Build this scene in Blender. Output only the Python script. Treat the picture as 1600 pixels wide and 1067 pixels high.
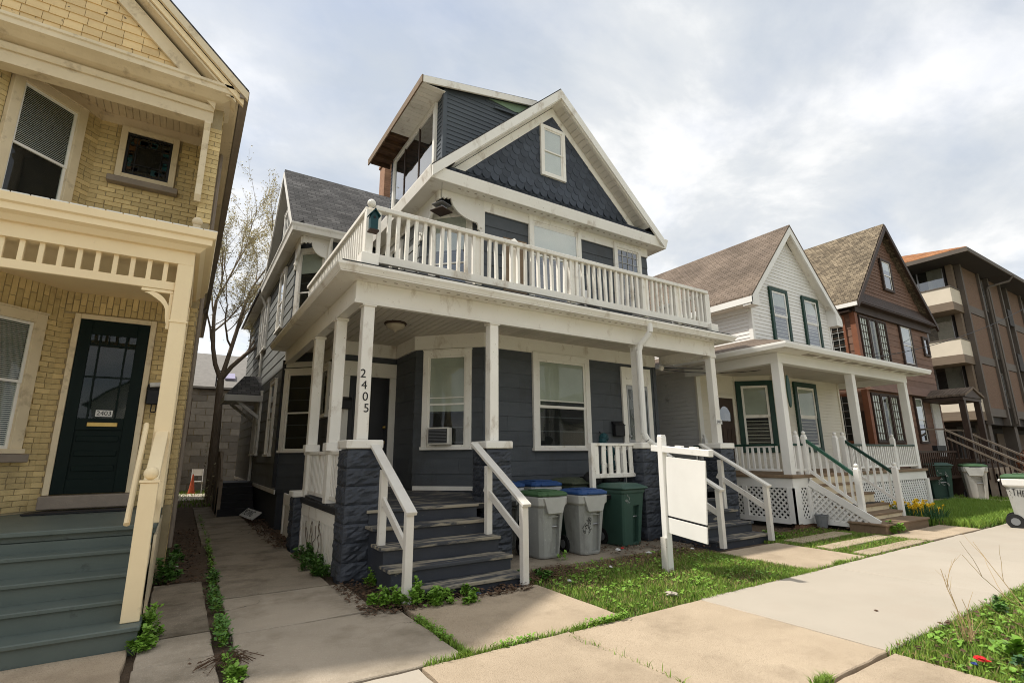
import bpy, bmesh, math, random
import numpy as np
from mathutils import Matrix, Vector
random.seed(7); rng = np.random.default_rng(7)
R = math.radians
S = bpy.context.scene
COL = S.collection
for o in list(bpy.data.objects): bpy.data.objects.remove(o)

# ---------------------------------------------------------------- camera
cam = bpy.data.cameras.new('camera'); camo = bpy.data.objects.new('camera', cam); COL.objects.link(camo)
S.camera = camo
F, YAW, PITCH, ROLL = 786.9, R(32.768), R(12.646), R(-0.4455)
cam.sensor_width = 36.0; cam.sensor_fit = 'HORIZONTAL'; cam.lens = F / 1600 * 36.0
cam.clip_start = 0.05; cam.clip_end = 3000
fw = Vector((math.sin(YAW)*math.cos(PITCH), math.cos(YAW)*math.cos(PITCH), math.sin(PITCH)))
r0 = Vector((math.cos(YAW), -math.sin(YAW), 0)); u0 = r0.cross(fw)
rr = math.cos(ROLL)*r0 + math.sin(ROLL)*u0; uu = -math.sin(ROLL)*r0 + math.cos(ROLL)*u0
camo.matrix_world = Matrix(((rr.x, uu.x, -fw.x, 0), (rr.y, uu.y, -fw.y, 0), (rr.z, uu.z, -fw.z, 1.6), (0, 0, 0, 1)))

# ---------------------------------------------------------------- sky and sun
SUN = Vector((-0.54, 0.345, 1.0)).normalized()          # towards the sun
el = math.asin(SUN.z); az = math.atan2(SUN.x, SUN.y)
W_ = bpy.data.worlds.new('World'); S.world = W_; W_.use_nodes = True
nt = W_.node_tree; nt.nodes.clear(); N = nt.nodes.new; L = nt.links.new
out = N('ShaderNodeOutputWorld'); bg = N('ShaderNodeBackground'); L(bg.outputs[0], out.inputs[0]); bg.inputs[1].default_value = 0.11
sky = N('ShaderNodeTexSky'); sky.sky_type = 'NISHITA'; sky.sun_disc = False; sky.sun_elevation = el; sky.sun_rotation = az
sky.air_density = 1.0; sky.dust_density = 2.0; sky.ozone_density = 1.0
tc = N('ShaderNodeTexCoord'); sep = N('ShaderNodeSeparateXYZ'); L(tc.outputs['Generated'], sep.inputs[0])
def mth(op, a, b=None, clamp=False):
    n = N('ShaderNodeMath'); n.operation = op; n.use_clamp = clamp
    for i, x in enumerate((a, b)):
        if x is None: continue
        if isinstance(x, (int, float)): n.inputs[i].default_value = x
        else: L(x, n.inputs[i])
    return n.outputs[0]
dz = mth('ADD', mth('MAXIMUM', sep.outputs[2], 0.0), 0.22)
cx = N('ShaderNodeCombineXYZ'); L(mth('DIVIDE', sep.outputs[0], dz), cx.inputs[0]); L(mth('DIVIDE', sep.outputs[1], dz), cx.inputs[1])
def noise(vec, scale, detail, rough, dist=0.0):
    n = N('ShaderNodeTexNoise'); L(vec, n.inputs['Vector']); n.inputs['Scale'].default_value = scale
    n.inputs['Detail'].default_value = detail; n.inputs['Roughness'].default_value = rough; n.inputs['Distortion'].default_value = dist
    return n.outputs[0]
def ramp(fac, stops):
    n = N('ShaderNodeValToRGB'); L(fac, n.inputs[0]); e = n.color_ramp.elements
    while len(e) > 1: e.remove(e[-1])
    for i, (p, c) in enumerate(stops):
        x = e[0] if i == 0 else e.new(p)
        x.position = p; x.color = (*c, 1)
    return n.outputs[0]
mp = N('ShaderNodeMapping'); L(cx.outputs[0], mp.inputs[0]); mp.inputs['Location'].default_value = (5.3, 2.9, 0); mp.inputs['Scale'].default_value = (0.95, 1.25, 1.0); mp.inputs['Rotation'].default_value = (0, 0, 0.5)
n1 = noise(mp.outputs[0], 1.1, 10, 0.55, 0.3); n2 = noise(mp.outputs[0], 1.7, 12, 0.57, 0.2)
cover = ramp(n1, [(0.33, (0.60,)*3), (0.54, (1,)*3)])
tone = ramp(n2, [(0.34, (3.1, 3.38, 3.75)), (0.49, (3.95, 4.1, 4.25)), (0.62, (5.6, 5.55, 5.45))])
mx = N('ShaderNodeMix'); mx.data_type = 'RGBA'; L(cover, mx.inputs[0]); L(sky.outputs[0], mx.inputs[6]); L(tone, mx.inputs[7])
L(mx.outputs[2], bg.inputs[0])
sun = bpy.data.lights.new('sun', 'SUN'); suno = bpy.data.objects.new('sun', sun); COL.objects.link(suno)
sun.energy = 2.5; sun.angle = R(1.5); sun.color = (1.0, 0.95, 0.87)
suno.rotation_euler = (-SUN).to_track_quat('-Z', 'Y').to_euler(); suno.location = (-20, 20, 40)
S.view_settings.view_transform = 'Standard'; S.view_settings.look = 'None'; S.view_settings.gamma = 1; S.view_settings.exposure = 0.9
S.view_settings.use_curve_mapping = False
S.cycles.filter_width = 1.0

# ---------------------------------------------------------------- materials
MATS = {}
def mat(name, c1, c2=None, scale=3.0, rough=0.7, bump=0.15, bscale=60.0, rand=0.0, dirt=None, dscale=2.0, dlim=(0.55, 0.7), dstretch=(1, 1, 1), stretch=(1, 1, 1), spec=0.3, metal=0.0, speck=None, bdist=0.01, crack=None):
    m = bpy.data.materials.new(name); m.use_nodes = True; t = m.node_tree; n = t.nodes; l = t.links.new
    b = n['Principled BSDF']; b.inputs['Roughness'].default_value = rough; b.inputs['Metallic'].default_value = metal
    b.inputs['Specular IOR Level'].default_value = spec
    g = n.new('ShaderNodeNewGeometry')
    def nz(sc, det, st, ro=0.6):
        mpn = n.new('ShaderNodeMapping'); l(g.outputs['Position'], mpn.inputs[0]); mpn.inputs['Scale'].default_value = st
        x = n.new('ShaderNodeTexNoise'); l(mpn.outputs[0], x.inputs['Vector']); x.inputs['Scale'].default_value = sc; x.inputs['Detail'].default_value = det; x.inputs['Roughness'].default_value = ro
        return x.outputs[0]
    def mix(fac, a, bb, blend='MIX'):
        x = n.new('ShaderNodeMix'); x.data_type = 'RGBA'; x.blend_type = blend
        if isinstance(fac, (int, float)): x.inputs[0].default_value = fac
        else: l(fac, x.inputs[0])
        for i, q in ((6, a), (7, bb)):
            if isinstance(q, tuple): x.inputs[i].default_value = (*q, 1)
            else: l(q, x.inputs[i])
        return x.outputs[2]
    def rmp(fac, lo, hi):
        x = n.new('ShaderNodeMapRange'); l(fac, x.inputs[0]); x.inputs[1].default_value = lo; x.inputs[2].default_value = hi; x.clamp = True
        return x.outputs[0]
    c = mix(rmp(nz(scale, 6, stretch), 0.3, 0.7), c1, c2 or tuple(v*0.85 for v in c1))
    if rand:
        oi = n.new('ShaderNodeObjectInfo'); x = n.new('ShaderNodeMapRange'); l(oi.outputs['Random'], x.inputs[0]); x.inputs[3].default_value = 1-rand; x.inputs[4].default_value = 1+rand
        hs = n.new('ShaderNodeHueSaturation'); l(c, hs.inputs['Color']); l(x.outputs[0], hs.inputs['Value']); c = hs.outputs[0]
    if speck:
        c = mix(rmp(nz(speck[1], 2, (1, 1, 1)), speck[2], speck[2]+0.06), c, speck[0])
    if dirt: c = mix(rmp(nz(dscale, 8, dstretch, 0.65), *dlim), c, dirt)
    if crack:
        mp2 = n.new('ShaderNodeMapping'); l(g.outputs['Position'], mp2.inputs[0]); wz = n.new('ShaderNodeTexNoise'); l(g.outputs['Position'], wz.inputs['Vector']); wz.inputs['Scale'].default_value = 3.5; wz.inputs['Detail'].default_value = 5
        va = n.new('ShaderNodeVectorMath'); va.operation = 'MULTIPLY_ADD'; l(wz.outputs['Color'], va.inputs[0]); va.inputs[1].default_value = (.35, .35, .35); l(mp2.outputs[0], va.inputs[2])
        vo = n.new('ShaderNodeTexVoronoi'); vo.feature = 'DISTANCE_TO_EDGE'; l(va.outputs[0], vo.inputs['Vector']); vo.inputs['Scale'].default_value = crack[0]
        k1 = n.new('ShaderNodeMapRange'); l(vo.outputs['Distance'], k1.inputs[0]); k1.inputs[1].default_value = 0; k1.inputs[2].default_value = crack[1]; k1.inputs[3].default_value = 1; k1.inputs[4].default_value = 0
        k2 = n.new('ShaderNodeMath'); k2.operation = 'MULTIPLY'; l(k1.outputs[0], k2.inputs[0]); l(rmp(nz(.45, 2, (1, 1, 1)), .50, .56), k2.inputs[1])
        c = mix(k2.outputs[0], c, (0.06, 0.05, 0.035))
    l(c, b.inputs['Base Color'])
    if bump:
        bp = n.new('ShaderNodeBump'); bp.inputs['Strength'].default_value = bump; bp.inputs['Distance'].default_value = bdist
        l(nz(bscale, 5, stretch), bp.inputs['Height']); l(bp.outputs[0], b.inputs['Normal'])
    MATS[name] = m; return m

def mat_roof(name, cols, sw=0.3, sh=0.14, rough=0.9):
    m = bpy.data.materials.new(name); m.use_nodes = True; t = m.node_tree; n = t.nodes; l = t.links.new
    b = n['Principled BSDF']; b.inputs['Roughness'].default_value = rough; b.inputs['Specular IOR Level'].default_value = 0.2
    uv = n.new('ShaderNodeUVMap'); br = n.new('ShaderNodeTexBrick'); l(uv.outputs[0], br.inputs['Vector'])
    br.offset = 0.5; br.inputs['Scale'].default_value = 1; br.inputs['Brick Width'].default_value = sw; br.inputs['Row Height'].default_value = sh
    br.inputs['Mortar Size'].default_value = 0.007; br.inputs['Mortar Smooth'].default_value = 0.3; br.inputs['Bias'].default_value = 0
    br.inputs['Color1'].default_value = (0, 0, 0, 1); br.inputs['Color2'].default_value = (1, 1, 1, 1); br.inputs['Mortar'].default_value = (0.1,)*3 + (1,)
    rp = n.new('ShaderNodeValToRGB'); l(br.outputs['Color'], rp.inputs[0]); e = rp.color_ramp.elements
    while len(e) > 1: e.remove(e[-1])
    for i, c in enumerate(cols):
        x = e[0] if i == 0 else e.new(i/(len(cols)-1)); x.position = i/(len(cols)-1); x.color = (*c, 1)
    nzn = n.new('ShaderNodeTexNoise'); l(uv.outputs[0], nzn.inputs['Vector']); nzn.inputs['Scale'].default_value = 0.9; nzn.inputs['Detail'].default_value = 6
    nz2 = n.new('ShaderNodeTexNoise'); l(uv.outputs[0], nz2.inputs['Vector']); nz2.inputs['Scale'].default_value = 60; nz2.inputs['Detail'].default_value = 2
    ml = n.new('ShaderNodeMix'); ml.data_type = 'RGBA'; ml.blend_type = 'MULTIPLY'; ml.inputs[0].default_value = 1
    mr = n.new('ShaderNodeMapRange'); l(nzn.outputs[0], mr.inputs[0]); mr.inputs[1].default_value = .3; mr.inputs[2].default_value = .7; mr.inputs[3].default_value = 0.72; mr.inputs[4].default_value = 1.2
    l(rp.outputs[0], ml.inputs[6]); l(mr.outputs[0], ml.inputs[7])
    m2 = n.new('ShaderNodeMix'); m2.data_type = 'RGBA'; m2.blend_type = 'MULTIPLY'; m2.inputs[0].default_value = 1
    mo = n.new('ShaderNodeMapRange'); l(br.outputs['Fac'], mo.inputs[0]); mo.inputs[3].default_value = 1; mo.inputs[4].default_value = 0.35
    l(ml.outputs[2], m2.inputs[6]); l(mo.outputs[0], m2.inputs[7]); l(m2.outputs[2], b.inputs['Base Color'])
    # height: saw-tooth per course
    sx = n.new('ShaderNodeSeparateXYZ'); l(uv.outputs[0], sx.inputs[0])
    dv = n.new('ShaderNodeMath'); dv.operation = 'DIVIDE'; l(sx.outputs[1], dv.inputs[0]); dv.inputs[1].default_value = sh
    fr = n.new('ShaderNodeMath'); fr.operation = 'FRACT'; l(dv.outputs[0], fr.inputs[0])
    ad = n.new('ShaderNodeMath'); ad.operation = 'MULTIPLY_ADD'; l(fr.outputs[0], ad.inputs[0]); ad.inputs[1].default_value = -1.0; l(nz2.outputs[0], ad.inputs[2])
    sb = n.new('ShaderNodeMath'); sb.operation = 'SUBTRACT'; l(ad.outputs[0], sb.inputs[0]); l(br.outputs['Fac'], sb.inputs[1])
    bp = n.new('ShaderNodeBump'); bp.inputs['Strength'].default_value = 0.8; bp.inputs['Distance'].default_value = 0.012; l(sb.outputs[0], bp.inputs['Height']); l(bp.outputs[0], b.inputs['Normal'])
    MATS[name] = m; return m

def mat_glass(name, tint=(0.9, 0.92, 0.9), boost=0.06, mul=1.4):
    m = bpy.data.materials.new(name); m.use_nodes = True; t = m.node_tree; n = t.nodes; l = t.links.new; n.clear()
    o = n.new('ShaderNodeOutputMaterial'); tr = n.new('ShaderNodeBsdfTransparent'); tr.inputs[0].default_value = (*tint, 1)
    gl = n.new('ShaderNodeBsdfGlossy'); gl.inputs['Roughness'].default_value = 0.02; gl.inputs[0].default_value = (0.95, 0.97, 1, 1)
    g = n.new('ShaderNodeNewGeometry'); nz = n.new('ShaderNodeTexNoise'); l(g.outputs['Position'], nz.inputs['Vector']); nz.inputs['Scale'].default_value = 1.6; nz.inputs['Detail'].default_value = 1
    bp = n.new('ShaderNodeBump'); bp.inputs['Strength'].default_value = 0.12; bp.inputs['Distance'].default_value = 0.03; l(nz.outputs[0], bp.inputs['Height']); l(bp.outputs[0], gl.inputs['Normal'])
    fr = n.new('ShaderNodeFresnel'); fr.inputs[0].default_value = 1.52
    ad = n.new('ShaderNodeMath'); ad.operation = 'MULTIPLY_ADD'; l(fr.outputs[0], ad.inputs[0]); ad.inputs[1].default_value = mul; ad.inputs[2].default_value = boost; ad.use_clamp = True
    bf_ = n.new('ShaderNodeMath'); bf_.operation = 'SUBTRACT'; bf_.inputs[0].default_value = 1; l(g.outputs['Backfacing'], bf_.inputs[1]); mb = n.new('ShaderNodeMath'); mb.operation = 'MULTIPLY'; l(ad.outputs[0], mb.inputs[0]); l(bf_.outputs[0], mb.inputs[1])
    mx = n.new('ShaderNodeMixShader'); l(mb.outputs[0], mx.inputs[0]); l(tr.outputs[0], mx.inputs[1]); l(gl.outputs[0], mx.inputs[2]); l(mx.outputs[0], o.inputs[0])
    MATS[name] = m; return m

mat('white', (0.89, 0.86, 0.79), (0.81, 0.77, 0.69), 1.3, 0.55, 0.16, 40, 0.07, dirt=(0.36, 0.27, 0.17), dscale=3.0, dlim=(0.56, 0.80), dstretch=(1, 1, 0.55), speck=((0.34, 0.27, 0.19), 34, 0.70))
mat('white_clean', (0.84, 0.82, 0.77), (0.77, 0.75, 0.70), 2, 0.5, 0.08, 40, 0.03, dirt=(0.42, 0.38, 0.32), dscale=4, dlim=(0.66, 0.85))
mat('white_worn', (0.76, 0.73, 0.66), (0.66, 0.62, 0.55), 3, 0.6, 0.2, 50, 0.05, dirt=(0.16, 0.13, 0.10), dscale=14, dlim=(0.66, 0.70))
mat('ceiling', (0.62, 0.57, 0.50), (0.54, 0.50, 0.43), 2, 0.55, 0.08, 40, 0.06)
mat('slate', (0.086, 0.094, 0.103), (0.070, 0.078, 0.086), 2.5, 0.62, 0.25, 30, 0.12, stretch=(1, 1, 3), dirt=(0.055, 0.056, 0.056), dscale=1.6, dlim=(0.52, 0.75), dstretch=(1, 1, .5))
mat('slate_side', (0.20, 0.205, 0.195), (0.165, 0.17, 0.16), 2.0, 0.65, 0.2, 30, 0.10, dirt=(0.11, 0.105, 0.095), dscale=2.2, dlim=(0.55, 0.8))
mat('slate_vinyl', (0.082, 0.095, 0.108), (0.07, 0.082, 0.094), 2, 0.5, 0.05, 30, 0.05)
mat('scallop', (0.066, 0.077, 0.097), (0.050, 0.059, 0.077), 5, 0.65, 0.3, 40, 0.22)
mat('block_paint', (0.055, 0.062, 0.077), (0.042, 0.048, 0.060), 4, 0.5, 0.6, 22, 0.16, dirt=(0.085, 0.085, 0.085), dscale=9, dlim=(0.66, 0.72))
mat('deck_paint', (0.055, 0.058, 0.066), (0.045, 0.048, 0.055), 3, 0.6, 0.2, 30, 0.08, dirt=(0.26, 0.23, 0.18), dscale=2.4, dlim=(0.52, 0.60), dstretch=(0.7, 3.5, 3.0), stretch=(.3, 3, 1))
mat('tread_paint', (0.062, 0.066, 0.074), (0.05, 0.053, 0.06), 3, 0.65, 0.3, 30, 0.08, dirt=(0.33, 0.29, 0.22), dscale=2.2, dlim=(0.47, 0.56), dstretch=(0.6, 5.5, 2.0), stretch=(.3, 3, 1))
mat('riser_paint', (0.045, 0.050, 0.062), (0.036, 0.04, 0.05), 3, 0.55, 0.15, 30, 0.05, dirt=(0.30, 0.28, 0.22), dscale=3.0, dlim=(0.63, 0.67), dstretch=(0.8, 1, 2.2))
mat('black', (0.018, 0.018, 0.02), (0.012, 0.012, 0.014), 4, 0.5, 0.1, 40)
mat('tar', (0.02, 0.02, 0.022), (0.03, 0.03, 0.03), 6, 0.85, 0.4, 60)
mat('door_dark', (0.022, 0.022, 0.026), (0.018, 0.018, 0.02), 3, 0.35, 0.05, 30)
mat('door_green', (0.006, 0.014, 0.012), (0.005, 0.011, 0.010), 3, 0.5, 0.05, 30, spec=0.12)
mat('brass', (0.55, 0.38, 0.14), (0.45, 0.30, 0.10), 6, 0.3, 0.05, 40, metal=1.0)
mat('steel', (0.45, 0.45, 0.45), (0.35, 0.35, 0.35), 6, 0.4, 0.05, 40, metal=0.8)
mat('dark_room_plate', (0.018, 0.017, 0.016), (0.010, 0.010, 0.010), 1.5, 0.8, 0)
mat('blind', (0.78, 0.77, 0.72), (0.70, 0.69, 0.64), 2, 0.7, 0.05, 40)
mat('blind_grey', (0.58, 0.59, 0.52), (0.44, 0.45, 0.39), 1.2, 0.7, 0.05, 40)
mat('curtain', (0.38, 0.36, 0.32), (0.28, 0.26, 0.23), 2, 0.85, 0.1, 40)
mat('cream', (0.93, 0.77, 0.49), (0.87, 0.70, 0.44), 1.6, 0.5, 0.10, 40, 0.03, dirt=(0.45, 0.33, 0.18), dscale=3, dlim=(0.66, 0.85))
mat('cream_old', (0.76, 0.64, 0.44), (0.66, 0.55, 0.37), 2.4, 0.6, 0.2, 40, 0.05, dirt=(0.30, 0.22, 0.13), dscale=4, dlim=(0.56, 0.78))
mat('cream_shingle', (0.80, 0.60, 0.31), (0.70, 0.51, 0.26), 4, 0.65, 0.35, 30, 0.10, dirt=(0.06, 0.04, 0.03), dscale=9, dlim=(0.66, 0.69))
mat('brick_yellow', (0.70, 0.545, 0.275), (0.58, 0.445, 0.215), 7, 0.85, 0.5, 60, 0.16, dirt=(0.30, 0.22, 0.115), dscale=1.2, dlim=(0.58, 0.8))
mat('mortar', (0.44, 0.36, 0.22), (0.33, 0.27, 0.165), 6, 0.95, 0.4, 80)
mat('stone_sill', (0.30, 0.25, 0.20), (0.24, 0.20, 0.165), 5, 0.85, 0.3, 60)
mat('step_green', (0.118, 0.143, 0.128), (0.10, 0.124, 0.11), 2.5, 0.5, 0.12, 40, 0.04, dirt=(0.05, 0.055, 0.05), dscale=6, dlim=(0.60, 0.75))
mat('aggregate', (0.50, 0.40, 0.285), (0.40, 0.315, 0.22), 1.3, 0.92, 0.8, 110, 0.05, dirt=(0.26, 0.20, 0.135), dscale=1.8, dlim=(0.50, 0.85), speck=((0.33, 0.255, 0.175), 120, 0.56))
mat('concrete_new', (0.44, 0.388, 0.315), (0.40, 0.353, 0.285), 1.0, 0.9, 0.22, 130, 0.03, dirt=(0.40, 0.34, 0.27), dscale=1.3, dlim=(0.52, 0.85), speck=((0.38, 0.32, 0.25), 100, 0.60))
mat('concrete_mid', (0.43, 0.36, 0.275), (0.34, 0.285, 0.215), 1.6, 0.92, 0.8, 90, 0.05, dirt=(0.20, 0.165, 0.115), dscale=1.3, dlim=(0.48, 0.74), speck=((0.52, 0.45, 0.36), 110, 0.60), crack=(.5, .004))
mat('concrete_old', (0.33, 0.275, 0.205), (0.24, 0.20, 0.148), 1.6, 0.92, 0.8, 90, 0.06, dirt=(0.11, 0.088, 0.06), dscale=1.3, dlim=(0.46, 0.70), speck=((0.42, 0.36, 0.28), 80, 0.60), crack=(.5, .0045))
mat('soil', (0.14, 0.10, 0.066), (0.09, 0.064, 0.042), 4, 0.98, 0.8, 30, bdist=0.03)
mat('garden', (0.17, 0.20, 0.08), (0.13, 0.15, 0.06), 2, 0.95, 0.3, 20)  # unseen far ground, colour raised to bounce more light
mat('street_concrete', (0.42, 0.385, 0.325), (0.36, 0.33, 0.28), 3, 0.9, 0.5, 120)  # concrete street out of view, made pale to bounce light onto the fronts
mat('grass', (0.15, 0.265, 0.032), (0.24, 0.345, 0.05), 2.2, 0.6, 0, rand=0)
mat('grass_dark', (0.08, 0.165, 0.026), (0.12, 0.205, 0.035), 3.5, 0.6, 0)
mat('grass_dry', (0.33, 0.24, 0.11), (0.22, 0.16, 0.075), 6, 0.8, 0)
mat('weed', (0.13, 0.27, 0.03), (0.21, 0.36, 0.05), 14, 0.42, 0)
mat('weed_dark', (0.06, 0.15, 0.028), (0.10, 0.20, 0.038), 14, 0.42, 0)
mat('dead_leaf', (0.13, 0.075, 0.042), (0.075, 0.045, 0.028), 12, 0.9, 0)
mat('bark', (0.33, 0.26, 0.195), (0.20, 0.155, 0.115), 7, 0.95, 0.8, 26, stretch=(1, 1, .3), bdist=0.02)
mat('bud', (0.74, 0.67, 0.45), (0.56, 0.51, 0.28), 9, 0.7, 0)
mat('bin_grey', (0.35, 0.355, 0.33), (0.30, 0.305, 0.285), 2.5, 0.55, 0.06, 60, 0.05, dirt=(0.17, 0.165, 0.15), dscale=4, dlim=(0.52, 0.78), dstretch=(1, 1, .4), speck=((0.50, 0.50, 0.47), 22, 0.66))
mat('bin_rim', (0.46, 0.455, 0.42), (0.39, 0.385, 0.355), 5, 0.6, 0.06, 60, 0.05)
mat('bin_green', (0.042, 0.092, 0.070), (0.034, 0.075, 0.057), 2.5, 0.5, 0.06, 60)
mat('lid_green', (0.060, 0.125, 0.055), (0.05, 0.105, 0.045), 3, 0.5, 0.06, 60)
mat('lid_blue', (0.025, 0.075, 0.22), (0.02, 0.06, 0.18), 3, 0.45, 0.05, 60)
mat('lid_dgreen', (0.060, 0.115, 0.090), (0.05, 0.095, 0.075), 3, 0.5, 0.05, 60)
mat('lid_olive', (0.070, 0.085, 0.055), (0.06, 0.07, 0.045), 3, 0.5, 0.05, 60)
mat('rubber', (0.015, 0.015, 0.015), (0.022, 0.022, 0.022), 8, 0.8, 0.1, 60)
mat('vent', (0.40, 0.36, 0.30), (0.34, 0.30, 0.25), 5, 0.8, 0)
mat('ink', (0.012, 0.012, 0.014), (0.02, 0.02, 0.02), 20, 0.6, 0)
mat('chalk', (0.40, 0.42, 0.40), (0.30, 0.32, 0.3), 20, 0.7, 0)
mat('vinyl_white', (0.82, 0.80, 0.76), (0.76, 0.74, 0.70), 1.4, 0.5, 0.06, 40, 0.02, dirt=(0.45, 0.42, 0.37), dscale=2.4, dlim=(0.62, 0.85))
mat('vinyl_cream', (0.78, 0.73, 0.61), (0.71, 0.66, 0.55), 1.4, 0.5, 0.06, 40, 0.02)
mat('siding_grey', (0.70, 0.68, 0.64), (0.62, 0.60, 0.56), 1.4, 0.6, 0.08, 40, 0.03, dirt=(0.2, 0.19, 0.18), dscale=2.4, dlim=(0.60, 0.8))
mat('trim_green', (0.012, 0.050, 0.033), (0.010, 0.040, 0.027), 3, 0.45, 0.06, 40)
mat('rail_green', (0.040, 0.13, 0.085), (0.03, 0.10, 0.065), 5, 0.5, 0.1, 40)
mat('wood_step', (0.26, 0.18, 0.11), (0.19, 0.13, 0.08), 3, 0.8, 0.3, 40, 0.08, stretch=(.4, 4, 4), dirt=(0.12, 0.09, 0.06), dscale=5, dlim=(0.55, 0.75))
mat('wood_grey', (0.36, 0.29, 0.22), (0.27, 0.21, 0.16), 3, 0.8, 0.3, 40, 0.06)
mat('wood_dark', (0.060, 0.035, 0.022), (0.04, 0.024, 0.016), 3, 0.6, 0.2, 40, 0.06)
mat('brown_siding', (0.20, 0.112, 0.074), (0.15, 0.082, 0.055), 2.2, 0.7, 0.25, 40, 0.12, stretch=(1, 1, 2.5))
mat('brown_trim', (0.055, 0.034, 0.024), (0.042, 0.026, 0.019), 3, 0.6, 0.15, 40, 0.05)
mat('rust_post', (0.24, 0.09, 0.045), (0.18, 0.07, 0.035), 3, 0.6, 0.15, 40)
mat('rafter', (0.16, 0.085, 0.045), (0.05, 0.032, 0.022), 5, 0.8, 0.3, 30, 0.2, stretch=(1, 4, 4))
mat('sheath_green', (0.26, 0.36, 0.24), (0.20, 0.29, 0.19), 5, 0.7, 0.1, 40)
mat('teal', (0.010, 0.062, 0.070), (0.008, 0.045, 0.055), 8, 0.45, 0.1, 40)
mat('brick_red', (0.34, 0.19, 0.11), (0.25, 0.135, 0.08), 8, 0.85, 0.4, 60, 0.15)
mat('apt_brick', (0.19, 0.120, 0.080), (0.145, 0.09, 0.061), 9, 0.9, 0.5, 45, 0.06, stretch=(1, 1, 2.6), dirt=(0.10, 0.06, 0.045), dscale=7, dlim=(0.5, 0.8), dstretch=(.8, .8, 4))
mat('apt_trim', (0.125, 0.103, 0.084), (0.105, 0.086, 0.07), 2, 0.7, 0.15, 40, 0.04)
mat('apt_dark', (0.042, 0.036, 0.032), (0.034, 0.029, 0.026), 2, 0.7, 0.15, 40)
mat('apt_panel', (0.66, 0.58, 0.46), (0.60, 0.53, 0.42), 2, 0.8, 0.2, 60, 0.03)
mat('apt_band', (0.20, 0.15, 0.105), (0.16, 0.12, 0.086), 2, 0.75, 0.2, 40, 0.05, stretch=(1, 1, 6))
mat('cmu', (0.25, 0.23, 0.20), (0.19, 0.175, 0.15), 3, 0.92, 0.4, 60, 0.28)
mat('garage_roof', (0.27, 0.25, 0.225), (0.22, 0.205, 0.185), 4, 0.95, 0.5, 60)
mat('violet', (0.40, 0.37, 0.50), (0.36, 0.33, 0.45), 3, 0.4, 0)
mat('cone', (0.45, 0.09, 0.035), (0.36, 0.07, 0.03), 4, 0.6, 0)
mat('plastic_grey', (0.20, 0.205, 0.21), (0.17, 0.175, 0.18), 4, 0.55, 0.05, 40)
mat('daffodil', (0.80, 0.58, 0.03), (0.78, 0.48, 0.02), 20, 0.6, 0)
mat('daff_leaf', (0.035, 0.095, 0.035), (0.05, 0.12, 0.04), 9, 0.5, 0)
mat('red_foil', (0.62, 0.02, 0.02), (0.5, 0.015, 0.015), 20, 0.35, 0.3, 40)
mat('blue_foil', (0.03, 0.05, 0.22), (0.02, 0.04, 0.16), 20, 0.35, 0.3, 40)
mat('paper', (0.72, 0.71, 0.68), (0.6, 0.59, 0.56), 10, 0.8, 0.2, 40)
mat('twig_tan', (0.46, 0.33, 0.17), (0.34, 0.24, 0.12), 8, 0.8, 0.1, 40)
mat('shrub_red', (0.22, 0.085, 0.035), (0.15, 0.06, 0.03), 6, 0.8, 0)
mat('shrub_orange', (0.34, 0.14, 0.03), (0.24, 0.10, 0.025), 6, 0.8, 0)
mat('bulb_glass', (0.50, 0.44, 0.34), (0.45, 0.39, 0.30), 8, 0.3, 0)
mat('lead', (0.50, 0.49, 0.46), (0.42, 0.41, 0.38), 8, 0.5, 0)
mat('stain_teal', (0.008, 0.05, 0.055), (0.012, 0.03, 0.035), 8, 0.2, 0)
mat('stain_amber', (0.07, 0.035, 0.015), (0.04, 0.02, 0.01), 8, 0.2, 0)
mat('vine', (0.14, 0.10, 0.07), (0.10, 0.07, 0.05), 8, 0.9, 0)
mat_roof('roof_grey', [(0.058, 0.056, 0.054), (0.085, 0.082, 0.08), (0.125, 0.12, 0.115)], .24, .13)
mat_roof('roof_brown', [(0.155, 0.118, 0.088), (0.18, 0.138, 0.105), (0.205, 0.158, 0.122)], .22, .12)
mat_roof('roof_tan', [(0.12, 0.094, 0.064), (0.19, 0.15, 0.10), (0.27, 0.215, 0.145)], 0.15, 0.13)
mat_roof('roof_orange', [(0.24, 0.10, 0.04), (0.33, 0.145, 0.06), (0.38, 0.18, 0.08)])
mat_glass('glass', boost=0.0, mul=0.8); mat_glass('glass_bright', boost=0.13)

# ---------------------------------------------------------------- geometry helpers
I4 = Matrix.Identity(4)
WM = {}
def thing(name, label, cat, loc=(0, 0, 0), group=None, rotz=0.0):
    o = bpy.data.objects.new(name, None); COL.objects.link(o); o.empty_display_size = 0.2
    M = Matrix.Translation(loc) @ Matrix.Rotation(rotz, 4, 'Z'); o.matrix_local = M; WM[o] = M
    o['label'] = label; o['category'] = cat
    if group: o['group'] = group
    return o
def tag(o, label, cat, group=None):
    o['label'] = label; o['category'] = cat
    if group: o['group'] = group
    return o
def place(me, name, parent=None, M=I4, kind=None):
    o = bpy.data.objects.new(name, me); COL.objects.link(o)
    if parent is not None: o.parent = parent; o.matrix_local = WM[parent].inverted() @ M
    else: o.matrix_local = M
    WM[o] = M.copy()
    if kind: o['kind'] = kind
    return o
def T(x=0, y=0, z=0, rz=0.0): return Matrix.Translation((x, y, z)) @ Matrix.Rotation(rz, 4, 'Z')
def frame(p0, p1, z=0.0):
    d = Vector((p1[0]-p0[0], p1[1]-p0[1], 0)); L_ = d.length; d.normalize(); y = Vector((0, 0, 1)).cross(d)
    return Matrix(((d.x, y.x, 0, p0[0]), (d.y, y.y, 0, p0[1]), (0, 0, 1, z), (0, 0, 0, 1))), L_
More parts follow.
